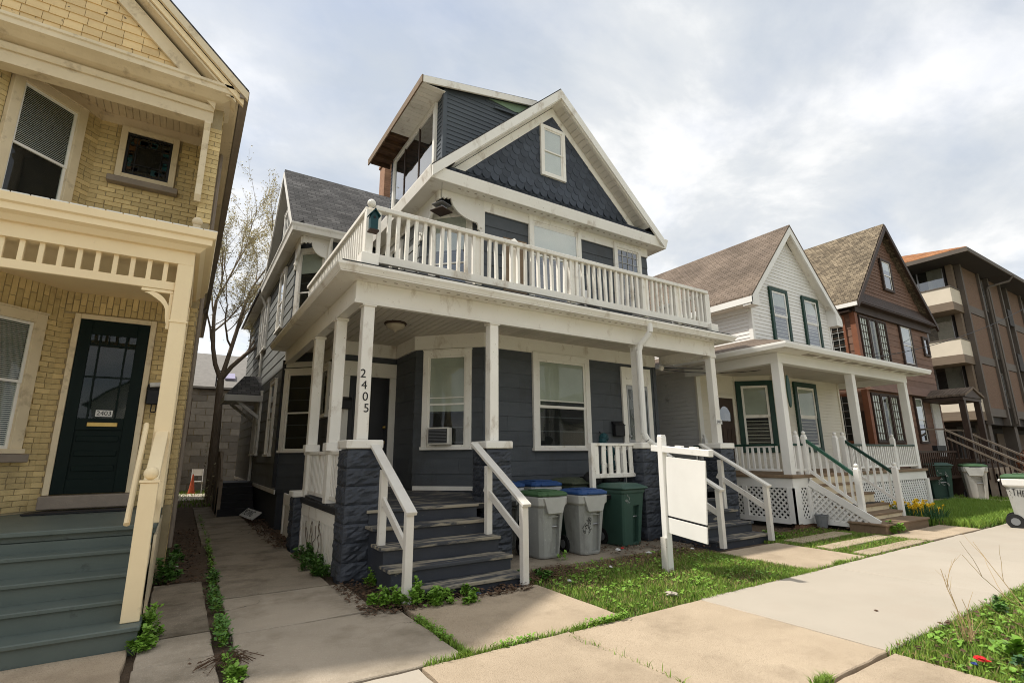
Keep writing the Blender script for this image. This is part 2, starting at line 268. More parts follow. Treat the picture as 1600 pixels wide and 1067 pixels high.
class G:
    def __init__(s): s.v = []; s.f = []
    def add(s, vs, fs):
        b = len(s.v); s.v += [tuple(v) for v in vs]; s.f += [tuple(b+i for i in q) for q in fs]; return s
    def hexa(s, p):
        return s.add(p, [(0, 3, 2, 1), (4, 5, 6, 7), (0, 1, 5, 4), (1, 2, 6, 5), (2, 3, 7, 6), (3, 0, 4, 7)])
    def box(s, x0, x1, y0, y1, z0, z1):
        return s.hexa([(x0, y0, z0), (x1, y0, z0), (x1, y1, z0), (x0, y1, z0), (x0, y0, z1), (x1, y0, z1), (x1, y1, z1), (x0, y1, z1)])
    def prism(s, pts, ax, a, b):
        n = len(pts)
        def mk(p, t): return {'y': (p[0], t, p[1]), 'x': (t, p[0], p[1]), 'z': (p[0], p[1], t)}[ax]
        return s.add([mk(p, a) for p in pts] + [mk(p, b) for p in pts], [tuple(range(n)), tuple(range(2*n-1, n-1, -1))] + [(i, (i+1) % n, n+(i+1) % n, n+i) for i in range(n)])
    def poly(s, pts): return s.add(pts, [tuple(range(len(pts)))])
    def cyl(s, p0, p1, r0, r1=None, n=8, cap=True):
        r1 = r0 if r1 is None else r1; p0 = Vector(p0); p1 = Vector(p1); d = (p1-p0).normalized()
        a = d.orthogonal().normalized(); b = d.cross(a); vs = []
        for p, r in ((p0, r0), (p1, r1)):
            for i in range(n): t = 2*math.pi*i/n; vs.append(p + a*(r*math.cos(t)) + b*(r*math.sin(t)))
        fs = [(i, (i+1) % n, n+(i+1) % n, n+i) for i in range(n)]
        if cap: fs += [tuple(range(n-1, -1, -1)), tuple(range(n, 2*n))]
        return s.add(vs, fs)
    def tube(s, pts, r, n=6):
        for a, b in zip(pts, pts[1:]): s.cyl(a, b, r, n=n)
        return s
    def lathe(s, prof, c=(0, 0, 0), n=14):
        vs = []; fs = []
        for r, z in prof:
            for i in range(n): t = 2*math.pi*i/n; vs.append((c[0]+r*math.cos(t), c[1]+r*math.sin(t), c[2]+z))
        for k in range(len(prof)-1):
            for i in range(n): fs.append((k*n+i, k*n+(i+1) % n, (k+1)*n+(i+1) % n, (k+1)*n+i))
        fs += [tuple(range(n-1, -1, -1)), tuple(range((len(prof)-1)*n, len(prof)*n))]
        return s.add(vs, fs)
    def sphere(s, c, r, n=12, m=7):
        return s.lathe([(max(1e-4, r*math.sin(math.pi*k/m)), -r*math.cos(math.pi*k/m)) for k in range(m+1)], c, n)
    def bar(s, p0, p1, w, h):       # rectangular bar, h along world up-ish
        p0 = Vector(p0); p1 = Vector(p1); d = (p1-p0).normalized(); sd = d.cross(Vector((0, 0, 1)))
        sd = sd.normalized() if sd.length > 1e-4 else Vector((1, 0, 0)); up = sd.cross(d); sd = sd*(w/2); up = up*(h/2)
        return s.hexa([p0-sd-up, p0+sd-up, p1+sd-up, p1-sd-up, p0-sd+up, p0+sd+up, p1+sd+up, p1-sd+up])
    def sweep(s, prof, path):       # prof [(out, z)], out = to the right of travel
        P = [Vector((p[0], p[1])) for p in path]; n = len(prof); vs = []
        for i, p in enumerate(P):
            ds = []
            if i > 0: ds.append((P[i]-P[i-1]).normalized())
            if i < len(P)-1: ds.append((P[i+1]-P[i]).normalized())
            ns = [Vector((d.y, -d.x)) for d in ds]
            m = ns[0] if len(ns) == 1 else (ns[0]+ns[1]) / (1+ns[0].dot(ns[1]))
            for o, z in prof: vs.append((p.x+m.x*o, p.y+m.y*o, z))
        fs = [tuple(range(n-1, -1, -1)), tuple(range((len(P)-1)*n, len(P)*n))]
        for k in range(len(P)-1):
            for i in range(n): fs.append((k*n+i, k*n+(i+1) % n, (k+1)*n+(i+1) % n, (k+1)*n+i))
        return s.add(vs, fs)
    def mesh(s, name, m, bev=0.0, smooth=False, recalc=True):
        me = bpy.data.meshes.new(name); me.from_pydata(s.v, [], s.f)
        if recalc or bev:
            bm = bmesh.new(); bm.from_mesh(me)
            bmesh.ops.recalc_face_normals(bm, faces=bm.faces)
            if bev: bmesh.ops.bevel(bm, geom=[e for e in bm.edges if len(e.link_faces) == 2 and e.calc_face_angle(0) > 0.5], offset=bev, segments=1, affect='EDGES', clamp_overlap=True)
            bm.to_mesh(me); bm.free()
        if smooth: me.shade_smooth()
        me.materials.append(MATS[m] if isinstance(m, str) else m); return me
    def build(s, name, m, parent=None, M=I4, bev=0.0, smooth=False, kind=None, recalc=True):
        # geometry is in the frame M (world matrix)
        return place(s.mesh(name, m, bev, smooth, recalc), name, parent, M, kind)
def cube_mesh(name, m, sx, sy, sz, bev=0.0):
    return G().box(-sx/2, sx/2, -sy/2, sy/2, 0, sz).mesh(name, m, bev)
def text(body, size, m, name, parent, M, extrude=0.002, shear=0.0, label=None):
    c = bpy.data.curves.new(name, 'FONT'); c.body = body; c.size = size; c.extrude = extrude; c.align_x = 'CENTER'; c.align_y = 'CENTER'; c.shear = shear
    tmp = bpy.data.objects.new('tmp', c); COL.objects.link(tmp); dg = bpy.context.evaluated_depsgraph_get(); dg.update()
    me = bpy.data.meshes.new_from_object(tmp.evaluated_get(dg)); bpy.data.objects.remove(tmp); me.materials.clear(); me.materials.append(MATS[m])
    return place(me, name, parent, M)
TX = Matrix.Rotation(R(90), 4, 'X')      # text upright, facing -Y
def roof_slab(name, m, parent, q, t=0.1, kind=None):
    q = [Vector(p) for p in q]; me = bpy.data.meshes.new(name); dn = Vector((0, 0, -t))
    n = len(q); me.from_pydata([*q, *[p+dn for p in q]], [], [tuple(range(n)), tuple(range(2*n-1, n-1, -1))] + [(i, n+i, n+(i+1) % n, (i+1) % n) for i in range(n)])
    nr = (q[1]-q[0]).cross(q[2]-q[0])
    if nr.z < 0: me.flip_normals()
    u = (q[1]-q[0]).normalized(); v = nr.cross(u).normalized()
    if v.z < 0: v = -v
    uvl = me.uv_layers.new(name='UVMap'); co = [*q, *q]
    for lp in me.loops: d = co[lp.vertex_index]-q[0]; uvl.data[lp.index].uv = (d.dot(u)+50, d.dot(v)+50)
    me.materials.append(MATS[m]); return place(me, name, parent)
def planks(parent, name, m, p0, p1, z0, z1, row, joint=0, th=0.019, skip=(), top=None, lap=0.02, holes=()):
    """lapped boards on the wall p0->p1, each one an object; top(u)-> max z for gables via (z)->(u0,u1)"""
    M, Lw = frame(p0, p1); k = 0; z = z0
    while z < z1-0.02:
        zt = min(z+row, z1); u0, u1 = (0, Lw) if top is None else top(z+0.5*(zt-z)); cuts = [(u0, u1)]
        for a, b, c, d in holes:
            if z >= c-0.02 and zt <= d+0.02:
                cuts = [s_ for (x, y) in cuts for s_ in ((x, min(y, a)), (max(x, b), y)) if s_[1]-s_[0] > 0.03]
        for x, y in cuts:
            us = [x]
            if joint:
                j = (0.37*k*joint) % joint
                while j < y-0.15:
                    if j > x+0.15: us.append(j)
                    j += joint
            us.append(y)
            for a, b in zip(us, us[1:]):
                g = 0.0015
                G().hexa([(a+g, -th, z), (b-g, -th, z), (b-g, 0, z), (a+g, 0, z), (a+g, -0.003, zt+lap), (b-g, -0.003, zt+lap), (b-g, 0, zt+lap), (a+g, 0, zt+lap)]).build(name, m, parent, M)
        z += row; k += 1
def lap_wall(parent, name, m, p0, p1, z0, z1, row, th=0.020, top=None):
    M, Lw = frame(p0, p1); g = G(); z = z0
    while z < z1-0.01:
        zt = min(z+row, z1); a, b = (0, Lw) if top is None else top(z+0.5*(zt-z))
        g.hexa([(a, -th, z), (b, -th, z), (b, 0, z), (a, 0, z), (a, -0.002, zt+.005), (b, -0.002, zt+.005), (b, 0, zt+.005), (a, 0, zt+.005)]); z += row
    return g.build(name, m, parent, M, kind='stuff', recalc=False)
def window(parent, M, w, h, cas=0.11, sill=0.14, frame_m='white', sash_m='white', style='double', fill='dark', shade=0.5, glass='glass', muntin=None, proud=0.055, out=0.022, label=None, split=0.5, sw=0.035):
    """M: origin at lower-left outer corner of the casing on the wall, x along, z up, -y outwards"""
    M = M @ Matrix.Translation((0, -out, 0)); g = G(); p = proud; sh = 0.06 if sill else cas
    g.box(0, cas, -p, .012, 0 if not sill else sh, h); g.box(w-cas, w, -p, .012, 0 if not sill else sh, h)
    g.box(cas, w-cas, -p, .012, h-cas, h); g.box(-0.02 if sill else cas, w+0.02 if sill else w-cas, -(p+0.03 if sill else p), .012, 0, sh)
    if sill: g.box(-0.01, w+0.01, -p-.012, .01, h, h+.025)
    W = g.build('window', frame_m, parent, M, bev=0.004)
    if label: W['label'] = label
    a, b, c, d = cas, w-cas, sh, h-cas; s = sw
    mid = c+(d-c)*split
    def fr(x0, x1, y0, y1, z0, z1, nm='sash'):
        q = G(); q.box(x0, x0+s, y0, y1, z0, z1); q.box(x1-s, x1, y0, y1, z0, z1); q.box(x0+s, x1-s, y0, y1, z0, z0+s); q.box(x0+s, x1-s, y0, y1, z1-s, z1); q.build(nm, sash_m, W, M)
    def pane(x0, x1, y, z0, z1): G().box(x0, x1, y-.002, y+.002, z0, z1).build('pane', glass, W, M)
    if style == 'double':
        fr(a, b, -.034, -.012, mid-.02, d); fr(a, b, -.020, .004, c, mid+.02)
        pane(a+s, b-s, -.024, mid+.015, d-s); pane(a+s, b-s, -.010, c+s, mid-.015)
    elif style == 'triple':       # double-hung behind a storm sash
        fr(a, b, -.034, -.012, mid-.02, d); fr(a, b, -.020, .004, c, mid+.02)
        G().box(a+s, b-s, -.030, -.012, mid+(d-mid)*.02+.10, mid+.14).build('sash', sash_m, W, M)
        pane(a+s, b-s, -.024, mid+.015, d-s); pane(a+s, b-s, -.010, c+s, mid-.015)
    else:
        fr(a, b, -.030, -.004, c, d); pane(a+s, b-s, -.014, c+s, d-s)
    G().box(a, b, .004, .010, c, d).build('dark_room_plate', 'dark_room_plate', W, M)  # dark plate stands in for the unlit room behind the pane
    lo = d-(d-c)*shade
    if fill == 'shade': G().box(a+s, b-s, -.006, .002, lo, d-s).build('roller_shade', 'blind_grey', W, M)
    elif fill == 'white': G().box(a+s, b-s, -.006, .002, lo, d-s).build('roller_shade', 'blind', W, M)
    elif fill == 'blinds':
        q = G(); z = d-s-.02
        while z > lo: q.hexa([(a+s, -.007, z), (b-s, -.007, z), (b-s, .003, z+.012), (a+s, .003, z+.012), (a+s, -.007, z+.002), (b-s, -.007, z+.002), (b-s, .003, z+.014), (a+s, .003, z+.014)]); z -= .025
        q.build('blind', 'blind', W, M, kind='stuff', recalc=False)
    elif fill == 'curtain':
        for x0, x1 in ((a+s, a+s+(b-a)*.3), (b-s-(b-a)*.3, b-s)):
            q = G(); n = 10; pts = [(x0+(x1-x0)*i/n, (-.007 if i % 2 else .001)) for i in range(n+1)]
            q.add([(x, y, c+s) for x, y in pts]+[(x, y, d-s) for x, y in pts], [(i, i+1, n+2+i, n+1+i) for i in range(n)]); q.build('curtain', 'curtain', W, M, recalc=False)
    if muntin:
        nx, nz_, mm, r_ = muntin
        for i in range(1, nx): x = a+(b-a)*i/nx; G().box(x-r_, x+r_, -.032, -.018, c, d).build('muntin', mm, W, M)
        for i in range(1, nz_): z = c+(d-c)*i/nz_; G().box(a, b, -.0315, -.0175, z-r_, z+r_).build('muntin', mm, W, M)
    return W
# ================================================================ the ground
def struct(o): o['kind'] = 'structure'; return o
g = G(); g.poly([(-400, -0.9, -.05), (400, -0.9, -.05), (400, 600, -.05), (-400, 600, -.05)]); struct(g.build('ground', 'soil', recalc=False))
g = G(); g.poly([(-400, -9.6, -.19), (400, -9.6, -.19), (400, -0.75, -.19), (-400, -0.75, -.19)]); struct(g.build('road', 'street_concrete', recalc=False))
g = G(); g.poly([(-400, -400, -.05), (400, -400, -.05), (400, -9.6, -.05), (-400, -9.6, -.05)]); struct(g.build('far_ground', 'garden', recalc=False))
struct(G().box(-120, 120, -0.9, -0.74, -.25, -.03).build('kerb', 'concrete_new', bev=.01)); struct(G().box(-120, 120, -9.7, -9.54, -.25, -.03).build('far_kerb', 'concrete_new', bev=.01))
def slabs(parent, lst, z=0.0):
    for x0, x1, y0, y1, m in lst:
        gg = G(); cxm, cym = (x0+x1)/2, (y0+y1)/2; j = [random.uniform(-.008, .008) for _ in range(4)]
        w, d = (x1-x0)/2-.008, (y1-y0)/2-.008
        w -= .004; d -= .004; pts = []
        for (ax, ay), (bx, by) in (((-w, -d), (w, -d)), ((w, -d), (w, d)), ((w, d), (-w, d)), ((-w, d), (-w, -d))):
            n_ = max(2, int(math.hypot(bx-ax, by-ay)/.16))
            for i in range(n_): f_ = i/n_; e_ = 0 if i == 0 else .009; pts.append((ax+(bx-ax)*f_+random.uniform(-e_, e_), ay+(by-ay)*f_+random.uniform(-e_, e_)))
        hz = lambda x_, y_: (j[0]*(1-(x_/w+1)/2)+j[1]*(x_/w+1)/2)*(1-(y_/d+1)/2)+(j[3]*(1-(x_/w+1)/2)+j[2]*(x_/w+1)/2)*(y_/d+1)/2
        n_ = len(pts); inn = [(x_*(1-.008/w), y_*(1-.008/d)) for x_, y_ in pts]
        gg.add([(x_, y_, -.1) for x_, y_ in pts]+[(x_, y_, hz(x_, y_)-.008) for x_, y_ in pts]+[(x_, y_, hz(x_, y_)) for x_, y_ in inn], [(i, (i+1) % n_, n_+(i+1) % n_, n_+i) for i in range(n_)]+[(n_+i, n_+(i+1) % n_, 2*n_+(i+1) % n_, 2*n_+i) for i in range(n_)]+[tuple(range(2*n_, 3*n_))])
        gg.build('slab', m, parent, T(cxm, cym, z))
def st_empty(name): o = bpy.data.objects.new(name, None); COL.objects.link(o); WM[o] = I4; o['kind'] = 'structure'; return o
sw = st_empty('sidewalk')
L_ = [(-9, -6.4, 2.2, 4.05, 'concrete_new'), (-6.4, -3.8, 2.2, 4.05, 'concrete_new'), (-3.8, -1.05, 2.2, 4.05, 'concrete_new'), (-1.05, 1.74, 2.2, 4.05, 'concrete_new'), (1.74, 3.21, 2.2, 4.05, 'aggregate'), (3.21, 5.1, 2.2, 4.05, 'aggregate'), (3.21, 5.1, 0.4, 2.18, 'aggregate')]
x = 5.1
for i, d in enumerate([2.95, 2.5, 2.55, 2.5, 2.6] + [2.5]*14): L_.append((x, x+d, 2.2, 4.08, 'concrete_new')); x += d
slabs(sw, L_)
fwk = st_empty('front_walk')
slabs(fwk, [(2.2, 3.98, 4.07, 5.66, 'aggregate'), (0.56, 2.16, 4.07, 5.70, 'concrete_mid'), (0.56, 1.95, 5.73, 7.12, 'concrete_mid'), (0.57, 1.80, 7.15, 9.3, 'concrete_old'), (0.6, 1.78, 9.32, 11.6, 'concrete_old'), (0.5, 1.8, 11.62, 14.2, 'concrete_old'), (0.5, 1.6, 14.22, 17, 'concrete_old'), (0.5, 1.6, 17.02, 20, 'concrete_old'), (-0.6, 2.6, 23.5, 27.5, 'concrete_new'),  # rear slabs darker for age and dirt, with house shade also in the colour
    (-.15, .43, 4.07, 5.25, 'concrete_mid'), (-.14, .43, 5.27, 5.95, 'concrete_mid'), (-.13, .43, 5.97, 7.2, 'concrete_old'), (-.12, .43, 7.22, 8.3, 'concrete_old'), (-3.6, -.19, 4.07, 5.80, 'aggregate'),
    (7.62, 9.32, 4.12, 5.62, 'aggregate'), (4.1, 8.0, 6.38, 8.7, 'concrete_old'), (9.45, 11.7, 4.14, 4.42, 'aggregate'), (9.5, 11.75, 4.72, 5.02, 'aggregate'), (9.7, 11.6, 5.35, 5.72, 'aggregate'), (11.85, 13.2, 4.13, 4.85, 'aggregate'), (13.22, 15.0, 4.13, 4.85, 'aggregate'), (21.5, 23.5, 4.2, 7.5, 'aggregate')])

# ================================================================ the dark slate house
H = thing('slate_house', 'dark slate house numbered 2405 with white wraparound porch, balcony and scalloped gable', 'house', (6, 12, 0))
A = [(1.95, 24), (1.95, 13.3), (2.65, 12.6), (2.65, 10.94), (3.91, 10.94), (3.91, 9.775), (4.937, 8.75), (9.95, 8.75), (9.95, 24)]
B = [(1.95, 24), (1.95, 13.3), (2.65, 12.6), (3.91, 12.6), (3.91, 9.775), (4.937, 8.75), (9.95, 8.75), (9.95, 24)]
G().prism(A, 'z', 0.78, 4.1).build('wall', 'slate', H); G().prism(B, 'z', 4.1, 7.2).build('wall', 'slate', H)
G().prism([(1.99, 24), (1.99, 13.32), (2.69, 12.62), (2.69, 10.98), (3.95, 10.98), (3.95, 9.79), (4.96, 8.79), (9.91, 8.79), (9.91, 24)], 'z', -.05, 0.78).build('foundation', 'block_paint', H)
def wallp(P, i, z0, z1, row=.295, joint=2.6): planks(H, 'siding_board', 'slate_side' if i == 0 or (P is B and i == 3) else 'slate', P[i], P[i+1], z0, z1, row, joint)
wallp(A, 0, .84, 4.1, joint=3.0); wallp(A, 1, .84, 3.72); wallp(A, 2, .84, 3.72); wallp(A, 4, .95, 3.72); wallp(A, 5, .95, 3.72); wallp(A, 6, .3, 3.75)
wallp(B, 0, 4.1, 7.0, joint=3.0); wallp(B, 1, 4.1, 7.0); wallp(B, 2, 4.35, 7.0); wallp(B, 3, 4.35, 7.0); wallp(B, 4, 4.35, 7.0); wallp(B, 5, 4.35, 6.9)
# white base strip, friezes, corner boards
M0, _ = frame(A[0], A[1]); G().box(0, 10.7, -.03, 0, .74, .84).build('base_strip', 'white', H, M0)
G().sweep([(0.002, 3.74), (0.045, 3.74), (0.045, 4.045), (0.002, 4.045)], [(2.66, 12.6), (2.66, 10.94), (3.91, 10.94), (3.91, 9.775), (4.937, 8.75), (9.95, 8.75)]).build('frieze', 'white', H)
M0, l0 = frame(A[5], A[6]); G().box(.02, l0-.02, -.035, 0, .93, 1.01).build('base_strip', 'white', H, M0, bev=.004)
M0, l0 = frame(A[1], A[2]); G().box(0, l0, -.04, 0, 3.72, 3.85).build('frieze', 'white', H, M0)
G().box(9.86, 9.968, 8.72, 8.749, .3, 3.74).build('corner_board', 'slate', H)
# windows on the ground floor
M0, l0 = frame(A[5], A[6], 1.70); w1 = window(H, M0 @ Matrix.Translation((.19, 0, 0)), 1.03, 2.0, cas=.12, fill='shade', shade=.62, style='triple', split=.46, sash_m='white')
window(H, T(6.12, 8.75, 1.67), 1.58, 2.07, cas=.13, sw=.05, fill='shade', shade=.48, style='triple', split=.46)
M0, l0 = frame(A[1], A[2], 1.68); window(H, M0 @ Matrix.Translation((.02, 0, 0)), .93, 1.98, cas=.11, fill='dark', split=.48)
M0, l0 = frame(A[2], A[3], 2.44); window(H, M0 @ Matrix.Translation((.12, 0, 0)), .86, 1.22, cas=.10, style='single')
M0, l0 = frame(A[0], A[1])
for y1, w_, z_, h_, fl in ((15.0, .95, 1.6, 2.0, 'white'), (18.45, .72, 1.62, 1.95, 'dark'), (17.6, .72, 1.62, 1.95, 'dark')): window(H, M0 @ Matrix.Translation((24-y1-.4, 0, z_)), w_, h_, cas=.09, fill=fl, shade=.9, glass='glass_bright')
for y1, w_, z_, h_ in ((15.1, .95, 5.0, 1.75), (18.2, .8, 5.0, 1.75), (19.4, .8, 5.0, 1.75)): window(H, M0 @ Matrix.Translation((24-y1-.4, 0, z_)), w_, h_, cas=.09, fill='dark', glass='glass_bright')
# door 2405
d = G(); d.box(2.87, 3.75, 10.905, 10.938, .93, 3.28); D = d.build('door', 'door_dark', H)
for q in ((2.97, 3.28, 1.1, 1.75), (3.35, 3.66, 1.1, 1.75), (2.97, 3.28, 1.9, 3.1), (3.35, 3.66, 1.9, 3.1)): G().box(q[0], q[1], 10.893, 10.904, q[2], q[3]).build('panel', 'door_dark', D, bev=.008)
for z_ in (1.88, 2.20): G().sphere((3.66, 10.87, z_), .04).build('knob', 'brass', D, smooth=True)
dc = G(); dc.box(2.72, 2.868, 10.87, 10.936, .93, 3.28); dc.box(3.752, 3.895, 10.87, 10.936, .93, 3.28); dc.box(2.72, 3.895, 10.868, 10.936, 3.283, 3.60); dc.build('door_casing', 'white', H, bev=.004)
# door 2 with a storm door
dc = G(); dc.box(8.72, 8.86, 8.68, 8.733, .93, 3.66); dc.box(9.58, 9.72, 8.68, 8.733, .93, 3.66); dc.box(8.86, 9.58, 8.685, 8.733, 3.22, 3.66); dc.box(8.86, 9.58, 8.66, 8.684, 3.36, 3.40); dc.build('door_casing', 'white', H, bev=.004)
D2 = G().box(8.862, 9.578, 8.70, 8.733, .93, 3.215).build('door', 'plastic_grey', H)
q = G(); q.box(8.865, 8.905, 8.675, 8.698, .95, 3.21); q.box(9.535, 9.575, 8.675, 8.698, .95, 3.21); q.box(8.905, 9.535, 8.675, 8.698, 3.12, 3.21); q.box(8.905, 9.535, 8.675, 8.698, .95, 1.12); q.box(8.905, 9.535, 8.675, 8.698, 1.86, 1.92); q.build('storm_frame', 'steel', D2)
G().box(8.906, 9.534, 8.688, 8.694, 1.12, 3.12).build('pane', 'glass', D2)
q = G()
for cx_, s_ in ((9.05, 1), (9.39, -1)):
    for k in range(3):
        zc = 2.95-k*.42; pts = [(cx_+s_*.1*math.cos(t)*(1-t/9), 8.684, zc+.19*math.sin(t)*(1-t/9)) for t in np.linspace(-1.2, 5.2, 15)]; q.tube(pts, .006, 4)
q.build('scrollwork', 'steel', D2)
G().sphere((8.89, 8.655, 2.0), .032).build('knob', 'steel', D2, smooth=True)
# ---- upper windows
window(H, T(6.08, 8.75, 4.75), 1.53, 2.19, cas=.11, fill='white', shade=.42, style='triple', split=.60, glass='glass_bright')
w4 = window(H, T(8.71, 8.75, 5.15), .96, 1.72, cas=.10, style='single', glass='glass_bright', muntin=(4, 8, 'lead', .006), label='leaded glass window beside the balcony')
M0, l0 = frame(B[4], B[5], 4.75); window(H, M0 @ Matrix.Translation((.24, 0, 0)), .97, 2.05, cas=.11, fill='white', shade=.42, glass='glass_bright', split=.42)
M0, l0 = frame(B[1], B[2], 4.80); window(H, M0 @ Matrix.Translation((.08, 0, 0)), .84, 1.98, cas=.10, fill='shade', shade=.3, split=.42)
window(H, T(2.95, 12.6, 4.9), .75, 1.75, cas=.10, fill='dark')
G().box(5.40, 6.02, 8.70, 8.73, 4.38, 6.25).build('balcony_door', 'wood_step', H, bev=.01)
M0, l0 = frame(B[3], B[4], 4.9); window(H, M0 @ Matrix.Translation((1.0, 0, 0)), .8, 1.7, cas=.10, fill='dark')
# ---- porch: deck, ceiling, beam, eave
for i, (x0, x1, y0, y1) in enumerate(((1.93, 4.62, 7.10, 10.9), (6.35, 10.40, 7.10, 8.70))):
    pf = G().hexa([(x0, y0, .80), (x1, y0, .80), (x1, y1, .80), (x0, y1, .80), (x0, y0, .865), (x1, y0, .865), (x1, y1, .935), (x0, y1, .935)]).build('porch_floor', 'black', H)
    n_ = int((y1-y0)/.13)
    for k in range(n_):
        ya, yb = y0+k*.13, y0+k*.13+.126; f = lambda y: .866+.07*(y-y0)/(y1-y0)
        G().hexa([(x0, ya, f(ya)), (x1, ya, f(ya)), (x1, yb, f(yb)), (x0, yb, f(yb)), (x0, ya, f(ya)+.012), (x1, ya, f(ya)+.012), (x1, yb, f(yb)+.012), (x0, yb, f(yb)+.012)]).build('floor_board', 'deck_paint', pf)
    # bull-nose of the deck
G().box(1.90, 2.0, 7.5, 10.3, .79, .885).build('deck_edge', 'tar', H, bev=.01)
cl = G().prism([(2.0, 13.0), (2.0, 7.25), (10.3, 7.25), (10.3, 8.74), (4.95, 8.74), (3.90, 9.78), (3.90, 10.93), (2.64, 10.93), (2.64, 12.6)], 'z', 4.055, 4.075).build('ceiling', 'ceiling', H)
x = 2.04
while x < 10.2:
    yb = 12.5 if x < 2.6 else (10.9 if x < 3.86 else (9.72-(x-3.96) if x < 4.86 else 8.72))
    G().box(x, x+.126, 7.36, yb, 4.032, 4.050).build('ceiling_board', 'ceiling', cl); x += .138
EP = [(1.99, 13.4), (1.99, 7.29), (10.24, 7.29), (10.24, 8.75)]     # beam centre line
G().sweep([(-.085, 3.83), (.085, 3.83), (.085, 4.14), (-.085, 4.14)], EP).build('porch_beam', 'white', H, bev=.005)
G().sweep([(.086, 3.80), (.10, 3.80), (.10, 3.845), (.086, 3.845)], EP).build('beam_moulding', 'white', H)
G().sweep([(-.06, 4.142), (.40, 4.142), (.40, 4.16), (-.06, 4.16)], EP).build('soffit', 'white', H)
G().sweep([(.30, 4.162), (.405, 4.162), (.425, 4.20), (.45, 4.235), (.45, 4.275), (.43, 4.275), (.41, 4.25), (.30, 4.25)], EP).build('gutter', 'white', H)
q = G()
for i in range(46): xx = 2.25+i*.175; q.box(xx, xx+.055, 7.03, 7.06, 4.1385, 4.1418)
q.build('soffit_vent', 'vent', H, kind='stuff', recalc=False)
G().prism([(1.62, 13.4), (1.62, 6.93), (10.62, 6.93), (10.62, 8.75), (4.96, 8.75), (3.92, 9.78), (3.92, 12.59), (2.66, 12.59), (1.96, 13.29)], 'z', 4.165, 4.33).build('balcony_deck', 'tar', H)
# piers with rock-faced blocks
def rock_block(w, d, h, seed):
    rg = random.Random(seed); n = 7; gg = G()
    def face(o, ux, uz, nn, W_, nx):
        vs = []; fs = []
        for j in range(n+1):
            for i in range(nx+1):
                a, b = i/nx, j/n; e = min(a*W_, (1-a)*W_, b*h, (1-b)*h); bulge = min(1, e/.035)*(.016+rg.uniform(-.010, .012)+.010*math.sin(a*9+seed)*math.sin(b*5+seed*2)) if e > 1e-6 else 0
                vs.append(Vector(o)+Vector(ux)*(a*W_)+Vector(uz)*(b*h)+Vector(nn)*bulge)
        for j in range(n):
            for i in range(nx): k = j*(nx+1)+i; fs.append((k, k+1, k+nx+2, k+nx+1))
        gg.add(vs, fs)
    face((-w/2, -d/2, 0), (1, 0, 0), (0, 0, 1), (0, -1, 0), w, 9); face((-w/2, d/2, 0), (0, -1, 0), (0, 0, 1), (-1, 0, 0), d, 9)
    face((w/2, -d/2, 0), (0, 1, 0), (0, 0, 1), (1, 0, 0), d, 9); face((w/2, d/2, 0), (-1, 0, 0), (0, 0, 1), (0, 1, 0), w, 9)
    gg.poly([(-w/2, -d/2, h), (w/2, -d/2, h), (w/2, d/2, h), (-w/2, d/2, h)]); gg.poly([(-w/2, -d/2, 0), (-w/2, d/2, 0), (w/2, d/2, 0), (w/2, -d/2, 0)])
    return gg.mesh('block', 'block_paint', recalc=False)
RB = [rock_block(.46, .46, .234, s) for s in range(6)]
PX = [2.125, 4.29, 7.78, 10.23]
for k, px in enumerate(PX):
    p = G().box(px-.205, px+.205, 7.095, 7.505, -.05, 1.69).build('pier', 'block_paint', H)
    for j in range(7): place(RB[(k*2+j*5) % 6], 'block', p, T(px, 7.30, .005+j*.2395, (j % 4)*math.pi/2))
    G().box(px-.255, px+.255, 7.045, 7.555, 1.695, 1.815).build('pier_cap', 'white', H, bev=.015)
    post = G().box(px-.083, px+.083, 7.217, 7.383, 1.82, 3.80).build('porch_post', 'white', H, bev=.008)
    G().box(px-.105, px+.105, 7.195, 7.405, 3.775, 3.826).build('post_cap', 'white', post, bev=.006)
p = G().box(1.80, 2.12, 10.05, 10.37, -.05, .88).build('pier', 'block_paint', H)
for j in range(4): place(rock_block(.33, .33, .215, 30+j), 'block', p, T(1.96, 10.21, .005+j*.22))
G().box(1.76, 2.16, 10.0, 10.41, .885, .985).build('pier_cap', 'white', H, bev=.012)
for yy in (8.36, 9.94):
    post = G().box(1.915, 2.085, yy-.083, yy+.083, 1.80, 3.80).build('porch_post', 'white', H, bev=.008)
    G().box(1.895, 2.105, yy-.105, yy+.105, 3.775, 3.826).build('post_cap', 'white', post, bev=.006)
    G().box(1.875, 2.125, yy-.125, yy+.125, 1.675, 1.80).build('post_plinth', 'white', H, bev=.008)
    G().box(1.92, 2.08, yy-.10, yy+.10, .89, 1.62).build('post_pedestal', 'white', H, bev=.006)
def balustrade(parent, name, p0, p1, ztop, zbot, spacing, bw, m='white', top=(.11, .07), bot=(.05, .10), bd=None, capm=None):
    M, Lw = frame(p0, p1); bd = bd or bw
    rl = G().box(0, Lw, -top[0]/2, top[0]/2, ztop-top[1], ztop).build(name, capm or m, parent, M, bev=.008)
    G().box(0, Lw, -bot[0]/2, bot[0]/2, zbot, zbot+bot[1]).build('bottom_rail', m, rl, M, bev=.004)
    me = cube_mesh('baluster', m, bw, bd, ztop-top[1]-zbot-bot[1]); n_ = int(Lw/spacing)
    for i in range(n_):
        u = (i+.5)*Lw/n_; tilt = Matrix.Rotation(random.gauss(0, .011), 4, 'Y')
        place(me, 'baluster', rl, M @ Matrix.Translation((u+random.gauss(0, .003), 0, zbot+bot[1])) @ tilt)
    return rl
balustrade(H, 'porch_railing', (1.99, 10.3), (1.99, 7.55), 1.675, .95, .098, .045, top=(.09, .055), bot=(.05, .06))
